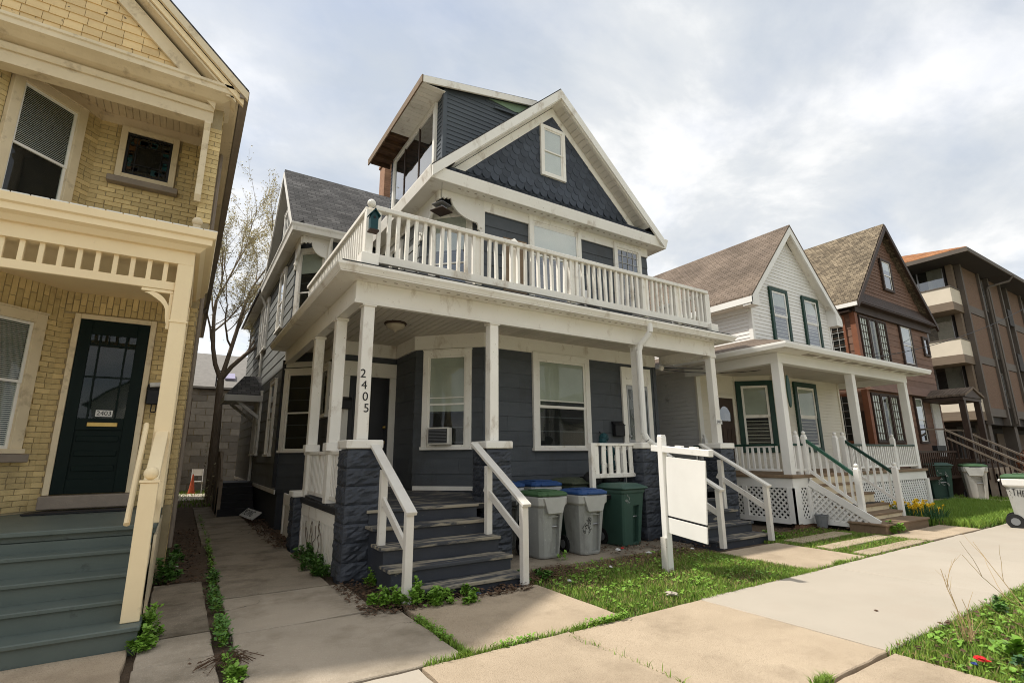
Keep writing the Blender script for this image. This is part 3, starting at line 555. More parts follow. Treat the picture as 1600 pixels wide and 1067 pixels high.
balustrade(H, 'porch_railing', (6.47, 7.30), (7.55, 7.30), 1.80, 1.16, .155, .095, top=(.06, .05), bot=(.05, .08), bd=.03)
G().box(6.40, 6.49, 7.255, 7.345, .87, 1.80).build('railing_post', 'white', H, bev=.006)
balustrade(H, 'porch_railing', (8.0, 8.69), (10.2, 8.69), 1.79, 1.13, .15, .06, m='white_worn', top=(.08, .06), bot=(.05, .07))
# skirt on the left side
sk = G(); sk.box(1.93, 1.97, 7.55, 10.06, .60, .79); sk.box(1.93, 1.97, 9.93, 10.06, 0, .60); sk.box(1.93, 1.97, 7.55, 7.63, 0, .60); sk.box(1.93, 1.97, 10.38, 12.0, .62, .84); sk.box(1.93, 1.97, 11.9, 12.0, .0, .62); sk.build('skirt_frame', 'white', H, bev=.004)
for k in range(26):
    y0 = 7.64+k*.088; G().box(1.940, 1.962, y0, y0+.072, .0, .598).build('skirt_board', 'white', H)
G().box(1.95, 1.965, 10.39, 11.9, .02, .62).build('skirt_panel', 'white', H)
vine = G(); rg = random.Random(3)
for k in range(7):
    p_ = Vector((1.925, 7.9+rg.random()*1.8, 0)); pts = [p_]
    for i in range(7): p_ = p_+Vector((0, rg.gauss(.02, .05), rg.uniform(.05, .11))); pts.append(p_)
    vine.tube(pts, .005, 4)
vine.build('dead_vine', 'vine', H)
# ---- stairs
def stairs(x0, x1, ys, zs, yb):
    st = G().box(x0+.1, x1-.1, ys[0]+.2, yb, -.05, zs[0]-.06).build('stair', 'riser_paint', H)
    for xx in (x0+.02, (x0+x1)/2, x1-.07):
        G().prism([(ys[-1]+.05, -.05), (ys[-1]+.05, zs[-1]-.045)] + sum([[(ys[k]+.05, zs[k+1]-.045), (ys[k]+.05, zs[k]-.045)] for k in range(len(ys)-2, -1, -1)], []) + [(yb, zs[0]-.045), (yb, -.05)], 'x', xx, xx+.05).build('stringer', 'riser_paint', st)
    for k, (y, z) in enumerate(zip(ys, zs)):
        yk = ys[k-1]+.06 if k else yb; e = random.uniform(-.02, .02)
        for j in range(2 if k else 1):
            ya = y+(yk-y)*j/2; yb_ = y+(yk-y)*(j+1)/2-.004 if k else yk
            G().box(x0-.03+e, x1+.03+e, ya, yb_, z-.042+j*.001, z-j*.003).build('tread', 'tread_paint', st, bev=.006)
        zl = zs[k+1] if k < len(ys)-1 else -.05
        G().box(x0, x1, y+.04, y+.06, zl, z-.043).build('riser', 'riser_paint', st)
SY, SZ = [7.0, 6.70, 6.36, 6.05, 5.74], [.885, .69, .50, .30, .115]
stairs(2.22, 3.87, SY, SZ, 7.12); stairs(7.98, 9.52, [y+.12 for y in SY], SZ, 7.15)
def stair_rail(x, ylo, yhi, zlo, zhi, zb, zup):
    lo = G().box(x-.045, x+.045, ylo-.045, ylo+.045, zb, zlo).build('stair_railing', 'white_worn', H, bev=.005)
    G().box(x-.045, x+.045, yhi-.045, yhi+.045, zup, zhi-.06).build('railing_post', 'white_worn', lo, bev=.005)
    sl = (zhi-zlo)/(yhi-ylo); ex = .08
    G().bar((x, ylo-ex, zlo+.02-sl*ex), (x, yhi+.45, zhi+.02+sl*.45), .13, .045).build('handrail', 'white_worn', lo, bev=.005)
    G().bar((x, ylo+.02, zlo-.42), (x, yhi+.10, zhi-.42+sl*.08), .04, .10).build('lower_rail', 'white_worn', lo, bev=.004)
stair_rail(2.26, 5.70, 6.62, .98, 1.48, .0, .45); stair_rail(3.83, 5.70, 6.62, .98, 1.50, .0, .45)
stair_rail(8.02, 5.80, 6.74, .98, 1.48, .0, .45); stair_rail(9.47, 5.80, 6.74, 1.0, 1.52, .0, .45)
# ---- balcony railing
BC = [(2.02, 11.5), (2.02, 7.08), (10.08, 7.08), (10.08, 8.6)]
balustrade(H, 'balcony_railing', (2.02, 11.5), (2.02, 7.14), 5.32, 4.42, .125, .05, top=(.13, .075), bot=(.06, .13))
balustrade(H, 'balcony_railing', (2.08, 7.08), (10.02, 7.08), 5.32, 4.42, .148, .052, top=(.13, .075), bot=(.06, .13))
balustrade(H, 'balcony_railing', (10.08, 7.14), (10.08, 8.6), 5.32, 4.42, .14, .05, top=(.13, .075), bot=(.06, .13))
for bx in (2.02, 3.9, 5.95, 7.95, 9.0, 10.08): G().box(bx-.06, bx+.06, 7.085, 7.20, 4.36, 5.27).build('railing_post', 'white', H, bev=.006)
for bx in (2.02, 10.08): G().box(bx-.13, bx+.13, 6.97, 7.22, 4.34, 4.52).build('railing_post', 'white', H, bev=.006)
G().sphere((2.02, 7.06, 5.35), .065, 12, 8).build('newel_cap', 'white', H)
G().prism([(4.62, 4.56), (4.80, 4.56), (4.80, 5.36), (4.78, 5.42), (4.71, 5.47), (4.64, 5.42), (4.62, 5.36)], 'y', 7.20, 7.23).build('picket', 'white', H, bev=.004)
# ---- gable roof, rakes, cornice
XL, XR, XA, ZE, ZA, YG = 3.52, 10.16, 6.82, 7.20, 10.32, 8.30
roof_slab('roof', 'roof_grey', H, [(XL, 20, ZE), (XL, YG, ZE), (XA, YG, ZA), (XA, 20, ZA)], .035)
roof_slab('roof', 'roof_grey', H, [(XR, YG, ZE), (XR, 20, ZE), (XA, 20, ZA), (XA, YG, ZA)], .035)
sl = (ZA-ZE)/(XA-XL)
def rake(x0, x1, z0, z1, y0, y1, th, name, m='white'):
    G().hexa([(x0, y0, z0-th), (x1, y0, z1-th), (x1, y1, z1-th), (x0, y1, z0-th), (x0, y0, z0), (x1, y0, z1), (x1, y1, z1), (x0, y1, z0)]).build(name, m, H)
for xs, xa in ((XL, XA), (XR, XA)):
    s_ = 1 if xs < XA else -1
    rake(xs, xa, ZE-.037, ZA-.037, YG-.02, YG+.03, .24, 'rake_board')
    rake(xs+s_*.5, xa, ZE-.26+.5*sl, ZA-.26, YG+.03, YG+.40, .04, 'rake_soffit')
    rake(xs+s_*.55, xa, ZE-.32+.55*sl, ZA-.32, YG+.36, YG+.41, .24, 'rake_frieze')
    n_ = 26
    for k in range(n_):
        u = (k+1)/(n_+1); xx = xs+(xa-xs)*u*.92+s_*.25; zz = ZE+(ZA-ZE)*abs(xx-xs)/abs(xa-xs)-.303
        if abs(xx-xs) < .6: continue
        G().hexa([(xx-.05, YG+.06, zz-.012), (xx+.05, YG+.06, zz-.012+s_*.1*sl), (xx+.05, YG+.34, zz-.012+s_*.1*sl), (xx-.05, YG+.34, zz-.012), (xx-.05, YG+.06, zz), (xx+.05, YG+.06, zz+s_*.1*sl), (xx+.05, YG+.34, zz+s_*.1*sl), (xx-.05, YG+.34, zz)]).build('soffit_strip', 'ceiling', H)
YW = 8.70   # gable wall
gx = lambda z: (XL+.28+(z-ZE)/sl, XR-.28-(z-ZE)/sl)
G().prism([(XL+.2, ZE-.05), (XR-.2, ZE-.05), (XA, ZA-.25)], 'y', YW, YW+.1).build('gable_wall', 'scallop', H)
def scallop_mesh(w, h):
    pts = [(-w/2, h), (-w/2, h*.42)] + [(-w/2*math.cos(t), h*.42-h*.42*math.sin(t)) for t in np.linspace(.25, math.pi-.25, 6)] + [(w/2, h*.42), (w/2, h)]
    gg = G(); n_ = len(pts); fr_ = [(x, -.034+.03*z/h, z) for x, z in pts]; bk = [(x, .0, z) for x, z in pts]
    return gg.add(fr_+bk, [tuple(range(n_))]+[(i, (i+1) % n_, n_+(i+1) % n_, n_+i) for i in range(n_)]).mesh('shingle', 'scallop')
SCM = scallop_mesh(.216, .30)
z = ZE+.30; row = 0
while z < ZA-.45:
    a, b = gx(z+.1); x = a-.05+(.11 if row % 2 else 0)
    while x < b-.02:
        place(SCM, 'shingle', H, Matrix.Translation((x+.11, YW-.002-.001*(row % 2), z+random.uniform(-.006, .006))) @ Matrix.Rotation(R(3)+random.gauss(0, .012), 4, 'X')); x += .222
    z += .172; row += 1
# flared skirt of shingles above the cornice
SC2 = scallop_mesh(.216, .27)
for r_, (yy, zz) in enumerate(((YW-.30, ZE+.04), (YW-.17, ZE+.145))):
    x = XL+.15+.11*r_
    while x < XR-.25:
        place(SC2, 'shingle', H, Matrix.Translation((x+.11, yy-.02, zz)) @ Matrix.Rotation(R(-50), 4, 'X')); x += .222
G().hexa([(XL+.05, YW-.33, ZE-.0), (XR-.05, YW-.33, ZE-.0), (XR-.05, YW+.02, ZE), (XL+.05, YW+.02, ZE), (XL+.05, YW-.33, ZE+.02), (XR-.05, YW-.33, ZE+.02), (XR-.35, YW+.02, ZE+.33), (XL+.35, YW+.02, ZE+.33)]).build('flare_backing', 'scallop', H)
CP = [(3.91, 12.6), (3.91, 8.75), (9.95, 8.75), (9.95, 20)]
G().sweep([(-.05, 6.95), (.34, 6.95), (.34, 6.97), (-.05, 6.97)], CP).build('soffit', 'white', H)
G().sweep([(.345, 6.94), (.375, 6.94), (.40, 7.06), (.42, 7.16), (.42, 7.19), (.345, 7.19)], CP).build('cornice', 'white', H, bev=.004)
G().sweep([(0.02, 6.72), (.05, 6.72), (.05, 6.948), (0.02, 6.948)], [(3.91, 12.6), (3.91, 9.775), (4.937, 8.75), (9.95, 8.75)]).build('frieze', 'white', H)
q = G()
for i in range(30):
    xx = 4.2+i*.19; q.box(xx, xx+.055, 8.50, 8.53, 6.9465, 6.9495)
q.build('soffit_vent', 'vent', H, kind='stuff', recalc=False)
window(H, T(6.42, YW-.012, 8.05), .74, 1.36, cas=.09, fill='white', shade=.97, sill=0, style='double', glass='glass_bright', label='narrow attic window in the scalloped gable')
# scalloped spandrels under the chamfered corners
def spandrel(M, w, zt, zb, name='bracket'):
    pts = [(0, zt), (w, zt), (w, zb), (w-.10, zb), (w-.12, zb+.06), (w-.17, zb+.10), (w-.16, zb+.17)]
    for t in np.linspace(0, math.pi/2, 8): pts.append((w-.19-(w-.40)*math.sin(t)*.98, zt-.13-(zt-zb-.36)*math.cos(t)))
    pts += [(.17, zt-.17), (.12, zt-.14), (.09, zt-.19), (.04, zt-.16), (0, zt-.2)]
    G().prism(pts, 'y', -.03, .02).build(name, 'white', H, M, bev=.004)
    G().sphere((w-.10, -.035, zb+.14), .03, 8, 5).build('boss', 'white', H, M)
spandrel(T(3.91, 8.74, 0), 1.03, 6.948, 6.18)
M0, _ = frame((3.90, 8.75), (3.90, 9.9)); M0 = Matrix(((0, 1, 0, 3.90), (1, 0, 0, 8.76), (0, 0, 1, 0), (0, 0, 0, 1))); spandrel(M0, 1.02, 6.948, 6.18)
M0 = Matrix(((0, 1, 0, 1.94), (1, 0, 0, 12.61), (0, 0, 1, 0), (0, 0, 0, 1))); spandrel(M0, .72, 6.948, 6.25); spandrel(T(1.95, 12.60, 0), .72, 6.948, 6.25)
# ---- dormer
DX, DY0, DY1 = 3.95, 8.78, 12.1
G().prism([(DX, 7.2), (6.4, 9.65), (6.3, 9.90), (DX, 9.40)], 'y', DY0, DY1).build('dormer_wall', 'slate_vinyl', H)
dtop = lambda z: (max(0, (z-7.62)/sl), min(2.5, 2.5)) if z < 9.42 else (max(0, (z-9.40)*5), 2.5)
planks(H, 'dormer_board', 'slate_vinyl', (DX, DY0), (6.45, DY0), 7.35, 9.82, .108, th=.016, lap=.004, top=lambda z: (0 if z < 9.36 else min(2.3, (z-9.36)*5), 2.42))
M0, l0 = frame((DX, DY1), (DX, DY0))
planks(H, 'dormer_board', 'slate_vinyl', (DX, DY1), (DX, DY0), 7.35, 9.33, .108, th=.016, lap=.004, holes=((.35, 3.0, 7.6, 9.24),))
G().box(DX-.03, DX+.06, DY0-.03, DY0+.05, 7.3, 9.36).build('corner_board', 'slate_vinyl', H)
dw = window(H, M0 @ Matrix.Translation((.33, 0, 7.45)), 2.68, 1.80, cas=.10, sill=0, style='single', glass='glass_bright', label='wide three-pane dormer window')
for u in (.78, 1.72): G().box(u, u+.05, -.036, -.012, .1, 1.7).build('mullion', 'wood_dark', dw, M0 @ Matrix.Translation((.33, -.018, 7.45)))
roof_slab('dormer_roof', 'roof_grey', H, [(3.40, 12.35, 9.42), (3.40, 8.66, 9.42), (6.35, 8.66, 10.02), (6.35, 12.35, 10.02)], .05)
G().hexa([(3.39, 8.64, 9.24), (6.40, 8.64, 9.85), (6.40, 8.68, 9.85), (3.39, 8.68, 9.24), (3.39, 8.64, 9.40), (6.40, 8.64, 10.0), (6.40, 8.68, 10.0), (3.39, 8.68, 9.40)]).build('fascia', 'white', H)
G().box(3.37, 3.40, 8.64, 12.36, 9.24, 9.41).build('fascia', 'wood_step', H)
for k in range(14): y0 = 8.70+k*.14; G().box(3.41, 3.94, y0, y0+.134, 9.262, 9.275).build('soffit_board', 'white', H)
for k in range(5): y0 = 10.75+k*.36; G().box(3.41, 3.94, y0, y0+.06, 9.24, 9.36).build('rafter', 'rafter', H)
G().box(3.42, 3.94, 10.7, 12.3, 9.345, 9.36).build('roof_sheathing', 'rafter', H)
G().prism([(5.05, 9.60), (6.2, 9.84), (6.2, 9.62), (5.75, 9.53)], 'y', 8.752, 8.762).build('torn_sheathing', 'sheath_green', H)
G().bar((5.2, 8.735, 9.42), (6.3, 8.72, 9.47), .03, .05).build('loose_board', 'slate_vinyl', H)
# ---- cross wing
roof_slab('roof', 'roof_grey', H, [(1.70, 12.62, 7.22), (6.8, 12.62, 7.22), (6.8, 15.4, 10.16), (1.70, 15.4, 10.16)], .10)
roof_slab('roof', 'roof_grey', H, [(6.8, 18.2, 7.22), (1.70, 18.2, 7.22), (1.70, 15.4, 10.16), (6.8, 15.4, 10.16)], .10)
roof_slab('roof', 'roof_grey', H, [(1.6, 24.3, 7.1), (1.6, 18.1, 7.1), (5, 18.1, 9.3), (5, 24.3, 9.3)], .10)
G().prism([(12.8, 7.15), (18.0, 7.15), (15.4, 9.9)], 'x', 1.95, 2.05).build('gable_wall', 'slate', H)
planks(H, 'gable_board', 'slate_side', (1.95, 18.0), (1.95, 12.8), 7.25, 9.6, .22, top=lambda z: ((z-7.15)/1.058+.05, 5.2-(z-7.15)/1.058-.05))
M0, _ = frame((1.95, 18.0), (1.95, 12.8)); window(H, M0 @ Matrix.Translation((2.2, 0, 7.55)), .8, 1.25, cas=.09, glass='glass_bright')
for (ya, za), (yb_, zb) in (((12.6, 7.12), (15.4, 10.06)), ((15.4, 10.06), (18.2, 7.12))):
    G().hexa([(1.68, ya, za-.18), (1.72, ya, za-.18), (1.72, yb_, zb-.18), (1.68, yb_, zb-.18), (1.68, ya, za), (1.72, ya, za), (1.72, yb_, zb), (1.68, yb_, zb)]).build('rake_board', 'white', H)
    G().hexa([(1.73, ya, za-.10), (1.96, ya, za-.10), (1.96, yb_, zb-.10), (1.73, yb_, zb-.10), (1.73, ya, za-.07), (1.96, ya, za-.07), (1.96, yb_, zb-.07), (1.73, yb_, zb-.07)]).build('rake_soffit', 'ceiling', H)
WP = [(1.95, 24), (1.95, 12.98), (2.0, 12.93), (3.7, 12.93)]
WP = [(1.95, 24), (1.95, 12.60), (3.9, 12.60)]
G().sweep([(-.1, 6.95), (.26, 6.95), (.26, 6.97), (-.1, 6.97)], WP).build('soffit', 'white', H)
G().sweep([(.262, 6.94), (.29, 6.94), (.31, 7.04), (.34, 7.10), (.34, 7.135), (.262, 7.135)], WP).build('gutter', 'white', H)
G().hexa([(1.66, 12.7, 7.14), (1.95, 12.7, 7.14), (1.95, 18.1, 7.14), (1.66, 18.1, 7.14), (1.66, 12.7, 7.16), (1.95, 12.7, 7.42), (1.95, 18.1, 7.42), (1.66, 18.1, 7.16)]).build('pent_roof', 'roof_grey' if 0 else 'tar', H)
G().tube([(1.66, 18.3, 7.0), (1.80, 18.4, 6.75), (1.90, 18.4, 6.5), (1.90, 18.4, .3)], .045, 8).build('downspout', 'white', H)
G().box(1.86, 1.93, 13.24, 13.33, .9, 3.9).build('downspout', 'black', H)
G().tube([(2.6, 12.38, 6.95), (2.58, 12.5, 6.7), (2.58, 12.55, 4.4)], .04, 8).build('downspout', 'white', H)
# porch downspout at the third pier
G().tube([(7.80, 6.90, 4.20), (7.80, 6.90, 4.02), (7.77, 6.98, 3.92), (7.70, 7.09, 3.78), (7.68, 7.12, 3.66), (7.68, 7.12, 1.98), (7.72, 7.08, 1.86), (8.02, 6.99, 1.62), (8.06, 6.97, 1.5), (8.06, 6.97, .1)], .062, 12).build('downspout', 'white_clean', H, smooth=False)
# chimney
ch = G().box(5.17, 5.75, 16.6, 17.2, 8.5, 12.2).build('chimney', 'brick_red', H)
for j in range(40):
    for i in range(3):
        xx = 5.16+i*.255-(.06 if j % 2 else 0); G().box(max(5.155, xx), min(5.765, xx+.245), 16.588, 16.61, 9.2+j*.075, 9.265+j*.075).build('brick', 'brick_red', ch)
G().box(5.13, 5.80, 16.55, 17.25, 12.2, 12.3).build('chimney_cap', 'brick_red', H)
# back entry: hood, stairs
roof_slab('entry_roof', 'roof_grey', H, [(.95, 17.3, 3.45), (1.96, 17.3, 3.45), (1.96, 18.3, 4.15), (1.45, 18.3, 4.15)], .06)
roof_slab('entry_roof', 'roof_grey', H, [(.95, 19.3, 3.45), (.95, 17.3, 3.45), (1.45, 18.3, 4.15)], .06)
q = G(); q.box(.93, 1.95, 17.25, 17.30, 3.24, 3.43); q.box(.90, .94, 17.25, 19.3, 3.24, 3.43); q.bar((1.2, 17.4, 3.3), (1.9, 17.4, 2.75), .07, .09); q.bar((1.2, 19.1, 3.3), (1.9, 19.1, 2.75), .07, .09); q.build('entry_bracket', 'siding_grey', H); G().box(.95, 1.95, 17.32, 19.3, 3.30, 3.33).build('entry_soffit', 'siding_grey', H)
bs = G().box(1.0, 1.95, 17.6, 19.2, 0, .85).build('back_stair', 'black', H)
for k in range(4): G().box(1.0, 1.9, 16.5+k*.27, 17.65, 0, .2+k*.18).build('step', 'black', bs)
for xx in (1.02,):
    for yy, zz in ((16.55, 1.0), (17.55, 1.75), (19.15, 1.75)): G().box(xx-.045, xx+.045, yy-.045, yy+.045, 0, zz).build('railing_post', 'wood_grey', bs)
    G().bar((xx, 16.5, .95), (xx, 17.6, 1.72), .05, .1).build('handrail', 'wood_grey', bs); G().bar((xx, 17.55, 1.72), (xx, 19.2, 1.72), .05, .1).build('handrail', 'wood_grey', bs)
    for k in range(9): y0 = 17.7+k*.17; G().box(xx-.02, xx+.02, y0, y0+.05, .85, 1.68).build('baluster', 'wood_grey', bs)
# numbers
for k, ch_ in enumerate('2405'):
    text(ch_, .175, 'ink', 'house_number', H, T(2.085+.024*k, 7.214, 2.755-.165*k) @ TX, .003)
pl = G().box(10.12, 10.34, 7.205, 7.215, 2.24, 2.34).build('number_plate', 'paper', H); text('2407', .085, 'ink', 'house_number', H, T(10.23, 7.2035, 2.29) @ TX, .001)
# ================================================================ the yellow brick house on the left
Q = thing('brick_house', 'yellow brick house with cream porch, green-grey steps and dark green door 2403', 'house', (-2.5, 10, 0))
LP = [(-6.2, 26), (-6.2, 7.8), (-3.014, 7.8), (-1.614, 9.2), (-.03, 9.2), (-.03, 26)]
G().prism(LP, 'z', -.05, 6.9).build('wall', 'mortar', Q)
specs = []      # bricks: (M, u0, u1, z0, z1, y0)
def brick_wall(p0, p1, u0, u1, z0, z1, holes):
    M, Lw = frame(p0, p1); z = z0; k = 0
    while z < z1-.03:
        u = u0-(.105 if k % 2 else 0); head = (k % 6 == 5)
        while u < u1-.02:
            w = .098 if head else .205; a, b = max(u, u0), min(u+w, u1); segs = [(a, b)]
            for ha, hb, hc, hd in holes:
                if z+.03 > hc and z+.03 < hd: segs = [s_ for (s0, s1) in segs for s_ in ((s0, min(s1, ha)), (max(s0, hb), s1)) if s_[1]-s_[0] > .025]
            for a, b in segs:
                if b-a > .025: specs.append((M, a, b-.004, z, z+.0655))
            u += w+.008
        z += .0725; k += 1
def soldiers(p0, p1, u0, u1, z0, z1):
    M, _ = frame(p0, p1); u = u0; k = 0
    while u < u1-.03:
        h = z1-z0; c = .62 if k % 2 else .36
        specs.append((M, u, u+.064, z0, z0+h*c-.006)); specs.append((M, u, u+.064, z0+h*c+.004, z1)); u += .075; k += 1
dw_, fc = (LP[3], LP[4]), (LP[2], LP[3])
brick_wall(*dw_, 0, 1.58, .93, 3.62, [(.12, 1.09, .8, 3.63)]); soldiers(*dw_, .005, 1.35, 3.635, 3.925); brick_wall(*dw_, 1.355, 1.58, 3.62, 3.93, [])
brick_wall(*dw_, 0, 1.58, 4.9, 6.7, [(.26, 1.04, 5.80, 6.75)])
brick_wall(*fc, .2, 1.98, .93, 3.50, [(.80, 1.73, 1.55, 3.6)]); soldiers(*fc, .70, 1.97, 3.52, 3.93)
brick_wall(*fc, .6, 1.98, 4.9, 6.7, [(.80, 1.73, 4.9, 6.75)])
brick_wall((-.20, 8.05), (-.02, 8.05), 0, .18, 4.9, 6.45, [])
cam_p = Vector((0, 0, 1.6))
def show(s_):
    c = s_[0] @ Vector(((s_[1]+s_[2])/2, 0, (s_[3]+s_[4])/2)); d = c-cam_p; dep = d.dot(fw); px = 800+F*d.dot(rr)/dep
    return (s_[2]-s_[1])*(s_[4]-s_[3])/dep**2*(0 if px < -10 else 1)
specs.sort(key=show, reverse=True); rest = G(); rest_n = 0
for k, (M, a, b, z0, z1) in enumerate(specs):
    if k < 298:
        yo = -.013+random.uniform(-.006, .005); G().box(-(b-a)/2, (b-a)/2, yo, .004, 0, z1-z0).build('brick', 'brick_yellow', Q, M @ Matrix.Translation(((a+b)/2, 0, z0)), bev=.003)
    else:
        q_ = G().box(a, b, -.010, .004, z0, z1); rest.add([M @ Vector(v) for v in q_.v], q_.f)
# flank: bricks seen at a glancing angle
k = 0; z = 0.0
while z < 6.8:
    y = (9.2 if z < 4.3 else 8.06)+(.1 if k % 2 else 0)
    while y < 15: rest.box(-.034, -.022, y, y+.2, z, z+.062); y += .21
    z += .0725; k += 1
rest.build('brickwork', 'brick_yellow', Q, kind='stuff', recalc=False)
G().box(-.20, -.034, 8.05, 9.2, 4.3, 6.80).build('loggia_wall', 'mortar', Q)
# door
dc = G(); dc.box(-1.485, -1.415, 9.13, 9.20, 1.12, 3.61); dc.box(-.60, -.53, 9.13, 9.20, 1.12, 3.61); dc.box(-1.415, -.60, 9.13, 9.20, 3.54, 3.61); dc.build('door_casing', 'cream_old', Q, bev=.006)
D = G().box(-1.413, -.602, 9.165, 9.198, 1.13, 3.538).build('door', 'door_green', Q)
q = G(); q.box(-1.41, -1.27, 9.142, 9.166, 1.13, 3.535); q.box(-.745, -.605, 9.142, 9.166, 1.13, 3.535); q.box(-1.27, -.745, 9.142, 9.166, 3.33, 3.535); q.box(-1.27, -.745, 9.142, 9.166, 1.98, 2.14); q.box(-1.27, -.745, 9.142, 9.166, 1.13, 1.32); q.build('door_frame', 'door_green', D, bev=.004)
for z_ in (1.42, 1.62, 1.82): G().box(-1.24, -.775, 9.150, 9.166, z_, z_+.08).build('panel', 'door_green', D, bev=.006)
G().box(-1.27, -.745, 9.156, 9.160, 2.14, 3.33).build('pane', 'glass', D)
for x_ in (-1.16, -.855): G().box(x_-.012, x_+.012, 9.143, 9.156, 2.14, 3.33).build('muntin', 'door_green', D)
for z_ in (2.72, 3.18): G().box(-1.27, -.745, 9.144, 9.157, z_-.012, z_+.012).build('muntin', 'door_green', D)
for i in range(4): x_ = -1.27+.105*(i+1); G().box(x_-.006, x_+.006, 9.146, 9.155, 3.19, 3.33).build('muntin', 'door_green', D)
G().box(-1.15, -.81, 9.128, 9.142, 2.025, 2.085).build('mail_slot', 'brass', D, bev=.005)
npl = G().box(-1.075, -.885, 9.132, 9.142, 2.165, 2.255).build('number_plate', 'paper', D); text('2403', .085, 'ink', 'house_number', D, T(-.98, 9.130, 2.21) @ TX, .001)
G().box(-1.50, -.50, 9.02, 9.20, .945, 1.115).build('threshold', 'stone_sill', Q, bev=.012); 
G().box(-1.58, -.52, 8.72, 9.05, .912, .93).build('doormat', 'black', Q)
# small stained glass window upstairs
W = window(Q, T(-1.345, 9.2, 5.80), .76, .88, cas=.085, sill=0, frame_m='cream_old', sash_m='black', style='single', proud=.06, label='small square stained glass window beside the loggia')
G().box(-1.42, -.52, 9.06, 9.2, 5.70, 5.795).build('window_sill', 'stone_sill', Q, bev=.008)
rg = random.Random(5)
for k in range(26):
    side = k % 4; t_ = rg.uniform(-.22, .22); c_ = {0: (t_, .235), 1: (t_, -.235), 2: (-.225, t_), 3: (.225, t_)}[side]
    cx_, cz_ = -.965+c_[0], 6.24+c_[1]; s1, s2 = rg.uniform(.02, .045), rg.uniform(.02, .05)
    G().box(cx_-s1, cx_+s1, 9.158, 9.163, cz_-s2, cz_+s2).build('stained_pane', rg.choice(['stain_teal', 'stain_teal', 'stain_amber', 'black']), W)
q = G()
for x_ in (-1.13, -.80): q.box(x_-.006, x_+.006, 9.152, 9.158, 5.92, 6.56)
for z_ in (6.08, 6.41): q.box(-1.24, -.69, 9.151, 9.157, z_-.006, z_+.006)
q.build('leading', 'black', W)
M0, _ = frame(*fc)
window(Q, M0 @ Matrix.Translation((.80, 0, 1.66)), .93, 1.83, cas=.13, frame_m='cream_old', sash_m='white_clean', fill='blinds', shade=.98, proud=.07, split=.52)
G().box(.72, 1.81, -.12, .02, 1.55, 1.655).build('window_sill', 'stone_sill', Q, M0, bev=.008)
window(Q, M0 @ Matrix.Translation((.80, 0, 4.85)), .93, 1.80, cas=.12, frame_m='cream_old', sash_m='white_clean', fill='blinds', shade=.55, proud=.07, split=.46)
# porch floor and steps
G().box(-6.2, -.14, 6.93, 9.2, .80, .905).build('porch_floor', 'step_green', Q, bev=.008)
st = G().box(-6.0, -.22, 6.95, 9.2, -.05, .80).build('stair', 'step_green', Q)
ys, zs = [5.80, 6.08, 6.36, 6.64], [.18, .355, .53, .71]
for k in range(4):
    xr = -.13 if k == 0 else -.20; yb = 6.97
    G().box(-4.2, xr, ys[k]-.03, ys[k]+.31, zs[k]-.04, zs[k]).build('tread', 'step_green', st, bev=.008)
    G().box(-4.2, xr-.015, ys[k], ys[k]+.03, -.05 if k == 0 else zs[k-1], zs[k]-.041).build('riser', 'step_green', st)
G().box(-4.2, -.16, 6.90, 6.93, .71, .80).build('riser', 'step_green', st); G().box(-4.2, -.13, 6.87, 7.0, .86, .907).build('tread', 'step_green', st, bev=.008)
for k in range(1, 4): G().box(-.195, -.16, ys[k], 6.95, zs[k-1]-.2, zs[k]-.02).build('stringer', 'cream_old', st)
for k in range(4): G().box(-.15, -.125, 6.9+k*.57, 6.9+k*.57+.55, .02, .79).build('skirt_board', 'cream_old', Q)
# newel, rails
nw = G().box(-.287, -.147, 5.92, 6.06, .182, 1.37).build('newel', 'cream', Q, bev=.006)
G().box(-.297, -.137, 5.91, 6.07, 1.372, 1.392).build('newel_cap', 'cream', nw); G().sphere((-.217, 5.99, 1.455), .062).build('ball', 'cream', nw, smooth=True)
G().bar((-.215, 6.05, 1.33), (-.205, 6.95, 1.86), .12, .07).build('handrail', 'cream', Q, bev=.006)
G().cyl((-.35, 6.04, 1.0), (-.36, 6.98, 1.96), .026, n=10).build('round_rail', 'cream', Q, smooth=False)
G().bar((-.20, 6.06, .62), (-.20, 6.95, 1.15), .05, .07).build('lower_rail', 'cream_old', Q)
# porch post, spindle frieze, header, cornice
p = G().box(-.287, -.12, 6.93, 7.095, .907, 3.86).build('porch_post', 'cream', Q, bev=.008)
G().box(-.297, -.11, 6.92, 7.105, 3.14, 3.165).build('collar', 'cream', p, bev=.004); G().box(-.272, -.135, 8.98, 9.12, .907, 3.86).build('pilaster', 'cream', Q, bev=.006)
hd = G().sweep([(0, 3.86), (0.002, 4.07), (-.15, 4.07), (-.15, 3.86)], [(-6.2, 6.935), (-.125, 6.935), (-.125, 9.2)]).build('header', 'cream', Q)
G().sweep([(.003, 4.02), (.05, 4.02), (.10, 4.075), (.16, 4.10), (.16, 4.17), (.19, 4.185), (.20, 4.27), (.003, 4.27)], [(-6.2, 6.935), (-.125, 6.935), (-.125, 9.2)]).build('cornice', 'cream', Q)
G().box(-6.2, -.14, 6.95, 9.2, 4.09, 4.26).build('porch_roof', 'cream_old', Q); G().box(-6.2, -.14, 7.0, 9.2, 3.925, 3.945).build('porch_ceiling', 'cream', Q)
bt = G().box(-6.0, -.288, 6.965, 7.025, 3.53, 3.63).build('spindle_rail', 'cream', Q, bev=.005); me = cube_mesh('spindle', 'cream', .046, .046, .245, .003)
for k in range(14): place(me, 'spindle', bt, T(-.40-.158*k, 6.995, 3.62))
